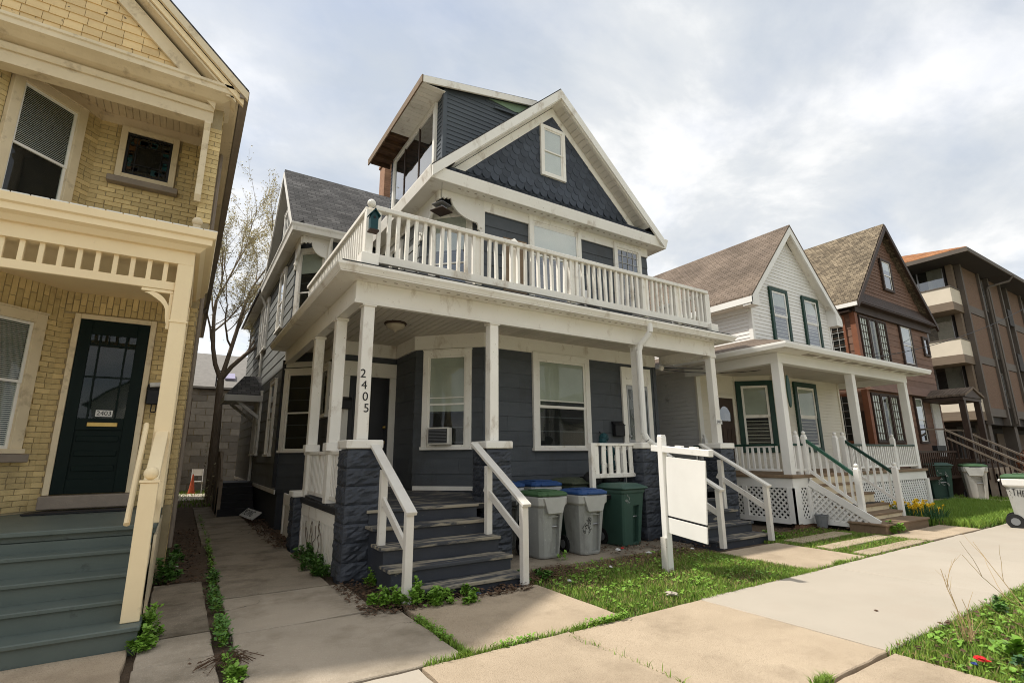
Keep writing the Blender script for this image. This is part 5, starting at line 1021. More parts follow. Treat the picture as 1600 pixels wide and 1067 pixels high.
G().tube([(38.6, 7.40, 11.3), (38.5, 7.6, 11.0), (37.6, 8.3, 10.7), (37.5, 8.38, 10.5), (37.5, 8.38, 3)], .06, 8).build('downspout', 'apt_trim', Ap)
# ================================================================ block garage at the end of the alley
Ga = thing('block_garage', 'grey block garage with a low shingled roof at the end of the alley', 'garage', (1.5, 30, 0))
G().box(-4.5, 6.5, 30.02, 38, -.05, 5.05).build('wall', 'mortar', Ga)
z = 0.0; k = 0
while z < 4.95:
    x = -1.2-(.4 if k % 2 else 0)
    while x < 3.6: w = random.choice([.8, .8, .82]); G().box(0, w-.03, -.035-random.random()*.02, .01, 0, .32).build('block', 'cmu', Ga, T(x, 30.02, z)); x += w
    z += .335; k += 1
G().box(-4.7, 6.7, 29.85, 30.02, 4.95, 5.1).build('fascia', 'apt_dark', Ga)
roof_slab('roof', 'garage_roof', Ga, [(-4.7, 29.8, 5.1), (6.7, 29.8, 5.1), (6.7, 34, 7.5), (-4.7, 34, 7.5)], .1)
G().hexa([(1.5, 30.6, 5.61), (2.0, 30.6, 5.61), (2.0, 31.2, 5.96), (1.5, 31.2, 5.96), (1.5, 30.57, 5.69), (2.0, 30.57, 5.69), (2.0, 31.17, 6.04), (1.5, 31.17, 6.04)]).build('skylight', 'violet', Ga)
G().tube([(1.1, 29.9, 5.0), (1.1, 29.8, 5.9), (1.35, 29.7, 5.95)], .03, 6).build('lamp_arm', 'black', Ga)
G().box(-2.6, -.25, 29.7, 29.98, 0, 3.4).build('brick_pier', 'brick_red', Ga)
# ================================================================ wheeled bins
def ring(hw, hd, z, c=.05): return [(-hw+c, -hd, z), (hw-c, -hd, z), (hw, -hd+c, z), (hw, hd-c, z), (hw-c, hd, z), (-hw+c, hd, z), (-hw, hd-c, z), (-hw, -hd+c, z)]
def loft(g_, rings):
    n_ = len(rings[0]); g_.add([p for r_ in rings for p in r_], [(k*n_+i, k*n_+(i+1) % n_, (k+1)*n_+(i+1) % n_, (k+1)*n_+i) for k in range(len(rings)-1) for i in range(n_)] + [tuple(range(n_-1, -1, -1)), tuple(range((len(rings)-1)*n_, len(rings)*n_))]); return g_
def cut(me, cutter):
    a = bpy.data.objects.new('a', me); b = bpy.data.objects.new('b', cutter); COL.objects.link(a); COL.objects.link(b)
    md = a.modifiers.new('b', 'BOOLEAN'); md.object = b; md.operation = 'DIFFERENCE'; md.solver = 'EXACT'
    dg = bpy.context.evaluated_depsgraph_get(); dg.update(); r_ = bpy.data.meshes.new_from_object(a.evaluated_get(dg)); r_.materials.clear(); r_.materials.append(me.materials[0])
    bpy.data.objects.remove(a); bpy.data.objects.remove(b); return r_
BODY = {}
def bin_(label, x, y, rz, bm_, lm, rm, style=0, group=None, graf=None, s=1.0):
    t = thing('wheeled_bin', label, 'bin', (x, y, 0), group, rz); M = T(x, y, 0, rz) @ Matrix.Scale(s, 4)
    if (bm_, style) not in BODY:
        if style == 0: me = loft(G(), [ring(.195, .215, .0, .06), ring(.205, .225, .03, .06), ring(.262, .295, .74, .06), ring(.262, .295, .80, .05)]).mesh('body', bm_, .006)
        else: me = loft(G(), [ring(.225, .235, .0, .03), ring(.23, .24, .02, .03), ring(.285, .315, .88, .03)]).mesh('body', bm_, .006)
        me = cut(me, G().hexa([(-.01, -.5, .05), (.135, -.5, .05), (.135, -.165, .05), (-.01, -.165, .05), (-.01, -.5, .66), (.135, -.5, .66), (.135, -.22, .66), (-.01, -.22, .66)]).mesh('c', bm_))
        if style == 0: me = cut(me, G().prism([(-.36, -.02), (-.36, .16), (.0, .40), (.0, .55)], 'y', .12, .6).mesh('c', bm_)) if False else me
        BODY[(bm_, style)] = me
    place(BODY[(bm_, style)], 'body', t, M)
    G().cyl((-.01, -.225, .47), (.135, -.225, .47), .014, n=8).build('lift_bar', 'steel', t, M)
    for sx in (-1, 1):
        w_ = G().cyl((sx*.20, .25, .12), (sx*.255, .25, .12), .14, n=20).build('wheel', 'rubber', t, M); G().cyl((sx*.205, .25, .12), (sx*.262, .25, .12), .07, n=12).build('hub', 'plastic_grey', w_, M)
    G().cyl((-.2, .25, .12), (.2, .25, .12), .012).build('axle', 'steel', t, M)
    if style == 0:
        loft(G(), [ring(.266, .30, .775, .05), ring(.292, .332, .81, .05), ring(.298, .338, .925, .05), ring(.285, .325, .94, .05)]).build('rim', rm, t, M, bev=.006)
        G().hexa([(-.15, -.36, .68), (.15, -.36, .68), (.13, -.26, .70), (-.13, -.26, .70), (-.235, -.365, .925), (.235, -.365, .925), (.235, -.30, .925), (-.235, -.30, .925)]).build('apron', rm, t, M, bev=.008)
        G().prism([(-.13, .62), (.0, .665), (.13, .62)], 'y', -.292, -.262).build('brow', bm_, t, M)
        l_ = loft(G(), [ring(.292, .335, .942, .05), ring(.302, .348, .955, .05), ring(.300, .345, .985, .05), ring(.24, .27, 1.02, .05)]).build('lid', lm, t, M, bev=.006); G().box(-.15, .15, -.375, -.33, .95, .985).build('lid_grip', lm, l_, M, bev=.008)
        G().box(-.17, .17, -.20, .16, 1.018, 1.034).build('lid_panel', lm, l_, M, bev=.008)
    else:
        loft(G(), [ring(.289, .32, .86, .03), ring(.30, .335, .885, .03), ring(.30, .335, .93, .03)]).build('rim', rm, t, M, bev=.006)
        l_ = loft(G(), [ring(.31, .36, .93, .03), ring(.335, .39, .945, .03), ring(.335, .385, .965, .03), ring(.22, .25, 1.03, .05)]).build('lid', lm, t, M, bev=.006)
    G().cyl((-.24, .375, .90), (.24, .375, .90), .016).build('handle', rm, t, M)
    if graf:
        text_, mm, size, Mg = graf; text(text_, size, mm, 'graffiti', t, M @ Mg, .0008, shear=.3)
    return t, M
gf = lambda px_, y_, z_, rx=R(94.3): T(px_, y_, z_) @ Matrix.Rotation(rx, 4, 'X')
bin_('grey wheeled bin with a green lid, nearest the left steps', 5.10, 7.05, R(2), 'bin_grey', 'lid_green', 'bin_rim', 0, 'bins in front of the slate house')
t2, M2_ = bin_('grey wheeled bin with a blue lid and black graffiti, in the front row', 5.86, 6.92, R(-3), 'bin_grey', 'lid_blue', 'bin_rim', 0, 'bins in front of the slate house')
def scribble(t_, M_, y_of, x0, x1, zs_, m_, n_, seed, r_=.004):
    rg = random.Random(seed); g_ = G()
    for k in range(n_):
        cx_, cz_ = rg.uniform(x0, x1), rg.uniform(*zs_); pts = [Vector((cx_, 0, cz_))]
        for i in range(rg.randint(2, 4)): pts.append(pts[-1]+Vector((rg.uniform(-.035, .035), 0, rg.uniform(-.05, .05))))
        pts = [Vector((p.x, y_of(p.z), p.z)) for p in pts]; g_.tube(pts, r_, 4)
    g_.build('graffiti', m_, t_, M_)
scribble(t2, M2_, lambda z: -.221-.105*z, -.19, -.04, (.36, .60), 'ink', 16, 4)
t3, M3_ = bin_('dark green wheeled bin with a domed lid, beside the third pier', 6.98, 7.16, R(4), 'bin_green', 'lid_dgreen', 'lid_dgreen', 1, 'bins in front of the slate house', s=1.04)
scribble(t3, M3_, lambda z: -.24-.09*z, -.2, -.1, (.70, .78), 'chalk', 5, 8, .005)
bin_('grey bin with a blue lid, behind the green-lidded bin', 4.86, 8.02, R(8), 'bin_grey', 'lid_blue', 'bin_rim', 0, 'bins in the back row by the wall', s=1.10)
bin_('grey bin with a blue lid, behind the blue-lidded front bin', 5.66, 7.95, R(-4), 'bin_grey', 'lid_blue', 'bin_rim', 0, 'bins in the back row by the wall', s=1.10)
bin_('olive-lidded bin behind the dark green bin', 6.46, 7.90, R(3), 'bin_green', 'lid_olive', 'lid_olive', 1, 'bins in the back row by the wall', s=1.12)
t4, M4_ = bin_('dark green bin with pale graffiti in front of the brown house', 22.55, 7.35, R(-62), 'bin_green', 'lid_dgreen', 'lid_dgreen', 1, 'bins by the brown house', s=1.18)
scribble(t4, M4_, lambda z: -.245-.09*z, -.2, .2, (.40, .80), 'chalk', 26, 6, .007)
bin_('light grey bin with a green lid in front of the brown house', 22.85, 6.45, R(-66), 'bin_rim', 'lid_green', 'bin_rim', 0, 'bins by the brown house', s=1.15)
t5, M5_ = bin_('pale grey bin with a green lid and black graffiti at the far sidewalk edge', 15.42, 3.52, R(13), 'bin_rim', 'lid_green', 'white_clean', 0, None, None, s=1.08)
LET = {'T': [[(0, 1), (1, 1.05)], [(.5, 1), (.42, 0)]], 'H': [[(.1, 1), (0, 0)], [(.9, 1.05), (.85, -.05)], [(0, .5), (.9, .55)]], 'E': [[(.9, 1), (.1, .95), (0, 0), (.85, .05)], [(.05, .5), (.7, .52)]], 'R': [[(0, 0), (.1, 1), (.8, .9), (.7, .55), (.1, .5), (.9, -.1)]], 'D': [[(0, 0), (.1, 1), (.8, .7), (.75, .25), (0, 0)]]}
g_ = G(); u_ = .21
for k, ch_ in enumerate('THERD'):
    for st_l in LET[ch_]:
        pts = [Vector((-(.2095+.0803*(.59+.12*zz-.010*k)), u_-.052*xx, .62+.12*zz-.010*k)) for xx, zz in st_l]; g_.tube(pts, .0055, 5)
    u_ -= .070
for zz in (.63, .70): g_.sphere((-.266, .245, zz), .009, 6, 4)
g_.build('graffiti', 'ink', t5, M5_)
# ================================================================ yard sign
sg_ = thing('yard_sign', 'blank white yard sign hanging from a white post on the lawn', 'sign', (6.05, 5.3, 0))
RM = T(6.05, 5.30, 0, R(-6)) @ Matrix.Rotation(R(1.0), 4, 'X')
G().box(-.05, .05, -.05, .05, -.05, 1.84).build('post', 'white_clean', sg_, RM, bev=.006); G().prism([(-.05, 1.84), (.05, 1.84), (.035, 1.875), (-.035, 1.875)], 'y', -.04, .04).build('post_cap', 'white_clean', sg_, RM)
G().box(-.085, -.055, -.05, .05, -.05, .42).build('stake', 'white_worn', sg_, RM)
RA = RM @ Matrix.Translation((0, 0, 1.66)) @ Matrix.Rotation(R(-3.5), 4, 'X').inverted()
G().box(-.045, .045, -.92, .20, -.04, .05).build('arm', 'white_clean', sg_, RA, bev=.006)
for y_ in (-.35, -.62): G().box(-.03, .03, y_-.06, y_+.06, .05, .075).build('bracket', 'white_clean', sg_, RA)
G().box(-.012, .012, -.82, -.09, -.93, -.10).build('panel', 'white_clean', sg_, RA, bev=.003); G().box(-.012, .012, -.82, -.09, -1.17, -.955).build('rider', 'white_clean', sg_, RA, bev=.003); G().box(-.010, .010, -.82, -.09, -.954, -.931).build('joint_bar', 'black', sg_, RA)
for y_ in (-.22, -.70):
    G().cyl((0, y_, -.11), (0, y_, -.03), .006).build('hook', 'black', sg_, RA); G().cyl((0, y_, -.965), (0, y_, -.915), .007).build('hook', 'black', sg_, RA)
# ================================================================ things fixed to the houses
o = thing('ceiling_light', 'dome ceiling light under the slate house porch roof', 'lamp', (3.12, 8.89, 4.04)); G().lathe([(.02, 0), (.20, 0), (.21, -.02), (.20, -.045), (.02, -.045)], (3.12, 8.89, 4.038), 20).build('fitting', 'wood_dark', o, smooth=False)
G().lathe([(.185, -.046), (.165, -.09), (.11, -.135), (.03, -.16), (.02, -.18), (.001, -.185)], (3.12, 8.89, 4.038), 20).build('glass_bowl', 'bulb_glass', o, smooth=True)
def mailbox(label, x, y, z, w=.22, h=.26, M=None):
    o = thing('mailbox', label, 'mailbox', (x, y, z)); G().box(x-w/2, x+w/2, y-.12, y, z, z+h*.8).build('box', 'black', o, bev=.01); G().prism([(y-.135, z+h*.72), (y, z+h), (y, z+h*.8), (y-.125, z+h*.70)], 'x', x-w/2-.01, x+w/2+.01).build('lid', 'black', o); return o
mailbox('black mailbox on the casing beside the 2405 door', 2.79, 10.868, 2.56); mailbox('black mailbox on the wall beside the storm door', 8.52, 8.73, 2.0, .30, .34)
o = mailbox('black mailbox with a newspaper on the brick wall beside the green door', -.42, 9.19, 2.36, .20, .30); G().cyl((-.50, 9.09, 2.64), (-.34, 9.09, 2.66), .035).build('newspaper', 'paper', o); G().tube([(-.45, 9.1, 2.36), (-.45, 9.1, 2.25), (-.39, 9.1, 2.25), (-.39, 9.1, 2.36)], .008, 5).build('hook', 'black', o)
# air conditioner in the chamfered window
M0, l0 = frame(A[5], A[6], 1.70); ac = thing('air_conditioner', 'small window air conditioner in the chamfered porch window', 'air conditioner', M0 @ Vector((.7, -.2, .1)))
MA = M0 @ Matrix.Translation((.50, -.018, .10)); G().box(-.11, .33, -.24, -.02, 0, .33).build('case', 'white_worn', ac, MA, bev=.012); G().box(-.08, .30, -.248, -.238, .03, .30).build('grille', 'black', ac, MA)
for k in range(9): G().box(-.07, .29, -.256, -.249, .05+k*.028, .058+k*.028).build('fin', 'plastic_grey', ac, MA)
# bird feeder and bird house
bf = thing('bird_feeder', 'square lantern bird feeder hanging from the gable corner', 'bird feeder', (3.80, 8.45, 6.3)); Mf = T(3.80, 8.45, 6.30, R(25)) @ Matrix.Scale(.60, 4)
G().cyl((0, 0, .36), (0, 0, 1.07), .007).build('wire', 'black', bf, Mf); loft(G(), [ring(.24, .24, .22, .02), ring(.24, .24, .235, .02), ring(.05, .05, .36, .02)]).build('roof', 'plastic_grey', bf, Mf); loft(G(), [ring(.12, .12, .02, .01), ring(.13, .13, .22, .01)]).build('seed_box', 'glass_bright', bf, Mf); G().box(-.10, .10, -.10, .10, .02, .14).build('seed', 'wood_grey', bf, Mf); G().box(-.27, .27, -.27, .27, -.01, .02).build('tray', 'wood_dark', bf, Mf, bev=.005)
bh = thing('bird_house', 'small teal bird house fixed to the balcony corner post', 'bird house', (2.02, 6.93, 4.85)); G().prism([(1.965, 4.84), (2.075, 4.84), (2.08, 5.06), (2.05, 5.12), (2.02, 5.14), (1.99, 5.12), (1.96, 5.06)], 'y', 6.86, 6.965).build('box', 'teal', bh, bev=.006); G().cyl((2.02, 6.853, 5.04), (2.02, 6.862, 5.04), .02, n=12).build('entrance', 'black', bh); G().bar((1.94, 6.90, 5.06), (2.03, 6.90, 5.17), .15, .012).build('roof', 'teal', bh); G().bar((2.10, 6.90, 5.06), (2.01, 6.90, 5.17), .15, .012).build('roof', 'teal', bh)
G().box(1.95, 2.09, 6.84, 6.97, 4.82, 4.845).build('base', 'wood_dark', bh)
# junk on the right porch
jb = thing('storage_tub', 'blue plastic tub under the short porch rail', 'tub', (6.9, 7.75, .9)); loft(G(), [ring(.20, .14, .90), ring(.25, .18, 1.14)]).build('tub', 'lid_blue', jb, T(6.9, 7.75, 0)); loft(G(), [ring(.26, .19, 1.14), ring(.26, .19, 1.17)]).build('lid', 'black', jb, T(6.9, 7.75, 0))
jt = thing('folded_tarp', 'teal folded tarp behind the short porch rail', 'tarp', (7.25, 7.7, .9)); g_ = G(); rg = random.Random(2)
for k in range(9): g_.sphere((7.25+rg.uniform(-.16, .16), 7.7+rg.uniform(-.1, .1), 1.2+.09*k), rg.uniform(.07, .13), 8, 5)
g_.build('tarp', 'teal', jt)
jr = thing('broom', 'dark broom leaning on the wall beside the storm door', 'broom', (8.15, 8.6, .93)); G().cyl((8.15, 8.45, .93), (7.95, 8.70, 2.1), .016).build('handle', 'black', jr); G().box(8.05, 8.27, 8.40, 8.46, .93, 1.1).build('head', 'black', jr)
for k, (x_, y_, z_, s_) in enumerate(((6.65, 7.55, .93, .16), (7.1, 7.5, .93, .18), (7.32, 7.62, .93, .15))):
    pot = thing('black_bag', ['black bag at the left end under the short porch rail', 'black bag in the middle under the short porch rail', 'black bag against the third pier'][k], 'bag', (x_, y_, z_), 'bags on the porch'); g_ = G(); rg = random.Random(k)
    for j in range(4): g_.sphere((x_+rg.uniform(-.07, .07), y_+rg.uniform(-.05, .05), z_+s_*.9+rg.uniform(0, .1)), s_, 9, 6)
    g_.build('bag', 'black', pot, smooth=True)
# balcony chair (seen through the rails)
pc = thing('patio_chair', 'white patio chair on the balcony behind the railing', 'chair', (7.1, 8.0, 4.34))
for dx_ in (-.22, .22):
    for dy_ in (-.2, .2): G().box(7.1+dx_-.02, 7.1+dx_+.02, 8.0+dy_-.02, 8.0+dy_+.02, 4.34, 4.76).build('leg', 'white_clean', pc)
G().box(6.86, 7.34, 7.78, 8.22, 4.74, 4.78).build('seat', 'white_clean', pc, bev=.01); G().box(6.86, 7.34, 8.19, 8.24, 4.78, 5.2).build('backrest', 'white_clean', pc, bev=.01)
pb = thing('planter_box', 'low white planter box on the balcony behind the railing', 'planter', (8.6, 7.6, 4.34)); G().box(8.1, 9.2, 7.45, 7.75, 4.34, 4.62).build('box', 'white_clean', pb, bev=.01); G().box(8.13, 9.17, 7.48, 7.72, 4.60, 4.63).build('earth', 'soil', pb)
# service cable
sc = thing('service_cable', 'thin overhead service cable running from the porch corner to the right', 'cable', (10.2, 8.6, 3.7))
def sag(p0, p1, d, n_=22): p0 = Vector(p0); p1 = Vector(p1); return [p0.lerp(p1, i/n_)-Vector((0, 0, d*4*(i/n_)*(1-i/n_))) for i in range(n_+1)]
G().tube(sag((9.97, 8.6, 3.72), (33.5, 6.2, 8.35), .9), .013, 5).build('wire', 'black', sc); G().tube(sag((9.97, 8.6, 3.68), (14.0, 7.8, 3.95), .12, 8), .010, 5).build('wire', 'black', sc)
G().sphere((9.99, 8.55, 3.70), .07, 10, 6).build('insulator', 'white', sc)
# bucket, cone, chair, small sign
bk = thing('bucket', 'grey plastic bucket on the ground by the lattice of the white house', 'bucket', (12.0, 6.10, 0)); G().lathe([(.10, 0), (.13, .24), (.14, .24), (.14, .26), (.12, .26), (.12, .2), (.02, .02)], (11.97, 6.12, 0), 14).build('pail', 'plastic_grey', bk)
cn = thing('traffic_cone', 'faded orange traffic cone at the back of the alley', 'cone', (.57, 27.6, 0)); G().lathe([(.13, .04), (.025, .85)], (.57, 27.6, 0), 14).build('cone', 'cone', cn); G().box(.41, .73, 27.44, 27.76, 0, .045).build('base', 'cone', cn)
fc_ = thing('folding_chair', 'white folding chair beside the cone at the back of the alley', 'chair', (.75, 28.3, 0)); q = G()
for dx_ in (-.22, .22): q.bar((.75+dx_, 28.1, 0), (.75+dx_, 28.5, 1.05), .03, .03); q.bar((.75+dx_, 28.5, 0), (.75+dx_, 28.1, .5), .03, .03)
q.build('frame', 'white_clean', fc_); G().box(.53, .97, 28.1, 28.5, .48, .51).build('seat', 'white_clean', fc_); G().box(.53, .97, 28.48, 28.52, .75, 1.05).build('backrest', 'white_clean', fc_)
gs = thing('fallen_sign', 'small white lettered sign lying at the foot of the slate house wall', 'sign', (1.75, 15.6, 0)); Mg = T(1.72, 15.9, .10, R(-84)) @ Matrix.Rotation(R(38), 4, 'X'); G().box(-.95, .95, -.14, .14, 0, .012).build('board', 'paper', gs, Mg); text('MOVING', .26, 'ink', 'lettering', gs, Mg @ Matrix.Translation((0, 0, .014)), .001)

# ================================================================ plants
def mesh_np(name, V, F_, m, label=None, cat=None, kind='stuff', parent=None, group=None):
    me = bpy.data.meshes.new(name); V = np.asarray(V, dtype=np.float32); F_ = np.asarray(F_, dtype=np.int32)
    me.vertices.add(len(V)); me.vertices.foreach_set('co', V.ravel()); k = F_.shape[1]; me.loops.add(F_.size); me.loops.foreach_set('vertex_index', F_.ravel())
    me.polygons.add(len(F_)); me.polygons.foreach_set('loop_start', np.arange(0, F_.size, k, dtype=np.int32)); me.update(calc_edges=True); me.materials.append(MATS[m])
    o = place(me, name, parent)
    if kind: o['kind'] = kind
    if label: tag(o, label, cat, group)
    return o
def blades(P, h, w, lean=.5, seg=2):
    n = len(P); a = rng.uniform(0, 2*np.pi, n); hh = h*rng.uniform(.45, 1.25, n); l_ = lean*rng.uniform(.1, 1.0, n)*hh; b = rng.uniform(0, 2*np.pi, n)
    d = np.stack([np.cos(b), np.sin(b), 0*b], 1); s_ = np.stack([np.cos(a), np.sin(a), 0*a], 1)*(w*rng.uniform(.6, 1.3, n))[:, None]
    up = np.array([0, 0, 1.0]); p1 = P+up*(hh*.6)[:, None]+d*(l_*.35)[:, None]; p2 = P+up*(hh*.95)[:, None]+d*l_[:, None]
    V = np.stack([P-s_, P+s_, p1+s_*.8, p1-s_*.8, p2], 1).reshape(-1, 3); i = np.arange(n)[:, None]*5
    return V, np.concatenate([i+np.array([[0, 1, 2]]), i+np.array([[0, 2, 3]]), i+np.array([[3, 2, 4]])], 0)
def scatter(n, x0, x1, y0, y1, z=-.045, dens=None):
    P = np.stack([rng.uniform(x0, x1, n), rng.uniform(y0, y1, n), np.full(n, z)], 1)
    if dens is not None: P = P[rng.random(len(P)) < dens(P[:, 0], P[:, 1])]
    return P
def clump(x, y, s1=1.7, s2=3.1): return .5+.5*np.sin(x*s1*2.1+np.sin(y*s2)*1.7)*np.sin(y*s1*2.7+np.sin(x*s2*.8)*1.4)
def leaf_mesh(P, size, flat=.5):
    n = len(P); a = rng.uniform(0, 2*np.pi, n); el_ = rng.uniform(-.3, 1.0, n)*(1-flat)+.15; s_ = size*rng.uniform(.5, 1.3, n)
    d = np.stack([np.cos(a)*np.cos(el_), np.sin(a)*np.cos(el_), np.sin(el_)], 1)*s_[:, None]; sd = np.stack([-np.sin(a), np.cos(a), rng.normal(0, .25, n)], 1)*(s_*.36)[:, None]
    up = np.array([0, 0, 1.0])*s_[:, None]*.12
    V = np.stack([P, P+d*.5+sd+up, P+d, P+d*.5-sd+up, P+d*.55], 1).reshape(-1, 3); i = np.arange(n)[:, None]*5
    return V, np.concatenate([i+np.array([[0, 1, 4]]), i+np.array([[1, 2, 4]]), i+np.array([[2, 3, 4]]), i+np.array([[3, 0, 4]])], 0)
# lawn between the two stairs
def lawn(x0, x1, y0, y1, n, h, label, dens=None, w=.004, lab2=None):
    P = scatter(n, x0, x1, y0, y1, dens=dens); V, F_ = blades(P, h, w); mesh_np('grass', V, F_, 'grass', label, 'grass')
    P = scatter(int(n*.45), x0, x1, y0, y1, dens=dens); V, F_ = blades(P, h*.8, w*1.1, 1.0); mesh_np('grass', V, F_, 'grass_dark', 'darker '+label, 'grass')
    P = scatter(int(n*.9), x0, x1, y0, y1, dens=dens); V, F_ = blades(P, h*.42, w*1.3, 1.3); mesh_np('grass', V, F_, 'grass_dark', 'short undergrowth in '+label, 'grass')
    P = scatter(int(n*.16), x0, x1, y0, y1, z=-.03); V, F_ = blades(P, h*.7, w, 1.6); mesh_np('dry_grass', V, F_, 'grass_dry', 'dry straw among '+label, 'grass')
ld = lambda x, y: np.clip((6.0-y)/.8, .03, 1)*np.clip(.15+1.1*clump(x, y, 1.3, 2.2), 0.06, 1)*np.clip(.35+clump(x+3, y+1, 4.1, 6), .3, 1)
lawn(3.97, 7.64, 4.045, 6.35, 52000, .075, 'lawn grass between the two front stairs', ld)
P = scatter(2600, 4.0, 7.4, 4.15, 6.3, z=-.02, dens=lambda x, y: np.clip(clump(x, y, 2.3)-.1, 0, 1)); V, F_ = leaf_mesh(P+np.array([0, 0, .02]), .055, .8); mesh_np('clover', V, F_, 'weed', 'broad-leaved weeds in the lawn between the stairs', 'weeds')
vd = lambda x, y: np.clip(.45+clump(x, y, 1.2), 0, 1)
lawn(5.06, 12.0, -.7, 2.235, 80000, .085, 'verge grass at the near right edge of the sidewalk', vd)
P = scatter(3800, 5.1, 10, .3, 2.15, z=-.02, dens=lambda x, y: np.clip(clump(x, y, 1.9)-.15, 0, 1)); V, F_ = leaf_mesh(P+np.array([0, 0, .03]), .06, .7); mesh_np('clover', V, F_, 'weed', 'broad-leaved weeds in the near verge', 'weeds')
lawn(12, 40, -.7, 2.2, 40000, .09, 'verge grass farther along the sidewalk', None, .008)
lawn(14.4, 21.5, 4.15, 6.6, 42000, .20, 'long grass beside the far wooden step', None, .008)
lawn(23.5, 45, 4.15, 8.2, 22000, .12, 'grass in front of the far buildings', None, .010)
lawn(9.33, 11.9, 4.1, 6.3, 15000, .06, 'grass strips between the stepping slabs', lambda x, y: np.clip(.3+clump(x, y, 1.4), 0, 1), .005)
P = scatter(4500, -2.5, 4, 20.5, 30); V, F_ = blades(P, .12, .012); mesh_np('grass', V, F_, 'grass', 'back yard grass at the end of the alley', 'grass')
# weeds in the joints
def joint(pts, n, h, spread, label, m='weed', size=.035):
    pts = [np.array(p) for p in pts]; t = rng.uniform(0, len(pts)-1.001, n); i = t.astype(int); f = (t-i)[:, None]; A_ = np.array(pts); P = A_[i]*(1-f)+A_[i+1]*f
    gate = (np.sin(P[:, 0]*7+P[:, 1]*5)+np.sin(P[:, 1]*11.3+P[:, 0]*3)) > -.1; P = P[gate]; n = len(P)
    P = np.concatenate([P+rng.normal(0, spread, (n, 2)), rng.uniform(-.02, h, (n, 1))], 1)
    V, F_ = leaf_mesh(P, size); mesh_np('joint_weeds', V, F_, m, label, 'weeds')
joint([(.50, 4.2), (.49, 5.6), (.50, 7.2), (.58, 9.5), (.62, 12), (.62, 17)], 3000, .05, .022, 'green weeds along the alley joint')
joint([(.50, 5.0), (.50, 7.2), (.56, 8.8)], 1300, .10, .035, 'taller weed tufts along the alley joint', 'weed_dark', .05)
joint([(2.18, 5.2), (2.18, 4.3), (2.2, 4.06), (2.8, 4.06), (3.6, 4.06), (3.95, 4.06)], 1800, .04, .025, 'green weeds along the front slab joints', 'weed', .03)
for pp, nn in (([(2.18, 5.2), (2.19, 4.06), (3.3, 4.06), (3.9, 4.06)], 1600), ([(1.8, 4.06), (2.2, 4.06)], 350), ([(5.1, 4.06), (7.6, 4.09)], 700), ([(3.1, 4.06), (3.21, 3.0), (3.2, 2.3)], 120), ([(8.25, 4.1), (8.5, 4.1)], 420), ([(3.95, 2.22), (4.15, 2.22)], 260), ([(7.6, 4.1), (9.4, 4.12)], 250)):
    t = rng.uniform(0, len(pp)-1.001, nn); i = t.astype(int); f = (t-i)[:, None]; A_ = np.array(pp); P = A_[i]*(1-f)+A_[i+1]*f+rng.normal(0, .018, (nn, 2)); P = np.concatenate([P, np.full((nn, 1), -.03)], 1)
    V, F_ = blades(P, .075, .004, .9); mesh_np('joint_grass', V, F_, 'grass', 'grass growing in the sidewalk joint near x %.1f' % pp[0][0] if False else 'short grass growing in a pavement joint', 'grass', group='grass in joints')
def weed(name, label, x, y, r_, h, n, size, m='weed', cat='weed', group='weed clumps'):
    t = thing(name, label, cat, (x, y, 0), group); ks = max(5, n//45); rad = r_*np.sqrt(rng.random(ks)); a = rng.uniform(0, 2*np.pi, ks); sh = h*rng.uniform(.35, 1.1, ks)*(1-(rad/r_)**2*.5)
    lx, ly = rng.normal(0, .25, ks), rng.normal(0, .25, ks); i = rng.integers(0, ks, n); tt = rng.random(n)**.7; sp_ = size*.9*(1.25-tt)
    P = np.stack([x+(rad*np.cos(a))[i]+lx[i]*sh[i]*tt+rng.normal(0, 1, n)*sp_*.6, y+(rad*np.sin(a))[i]+ly[i]*sh[i]*tt+rng.normal(0, 1, n)*sp_*.6, sh[i]*tt], 1); V, F_ = leaf_mesh(P, size, .35); mesh_np('foliage', V, F_, m, parent=t, kind=None)
    k = min(n//8, 40); g_ = G()
    for j in range(k): q_ = P[j*(n//max(k, 1))]; g_.cyl((x+(q_[0]-x)*.4, y+(q_[1]-y)*.4, -.03), tuple(q_), .003, .002, 4, False)
    g_.build('stem', m, t, recalc=False); return t
weed('leafy_weed', 'bright leafy weed at the foot of the left stair rail', 2.10, 5.88, .17, .18, 600, .05); weed('leafy_weed', 'largest bright leafy weed in front of the bottom step', 2.42, 5.66, .24, .24, 1100, .055); weed('leafy_weed', 'low bright leafy weed along the bottom step', 2.82, 5.62, .28, .14, 800, .05)
weed('leafy_weed', 'small leafy weed at the corner pier', 2.30, 6.75, .15, .24, 600, .045); weed('leafy_weed', 'dark leafy weeds along the white porch skirt', 1.90, 8.2, .28, .26, 1500, .045, 'weed_dark'); weed('leafy_weed', 'dark leafy weeds at the back of the white porch skirt', 1.90, 9.0, .26, .24, 1300, .045, 'weed_dark'); weed('leafy_weed', 'dark leafy weeds behind the corner pier', 1.88, 7.75, .20, .20, 900, .045, 'weed_dark')
weed('leafy_weed', 'leafy weed against the side of the green-grey steps', -.09, 6.1, .12, .34, 700, .045); weed('leafy_weed', 'leafy weed at the foot of the green-grey steps', -.12, 5.7, .11, .16, 300, .05); weed('leafy_weed', 'weeds along the brick house wall in the alley', -.02, 8.6, .20, .32, 600, .06, 'weed_dark'); weed('leafy_weed', 'weeds farther along the brick house wall in the alley', .0, 9.8, .24, .30, 600, .06, 'weed_dark')
weed('leafy_weed', 'ivy sprig climbing the wide wooden bottom step', 12.35, 4.83, .20, .24, 260, .07); weed('leafy_weed', 'leafy weed beside the right stair of the slate house', 9.75, 5.95, .18, .20, 260, .06)
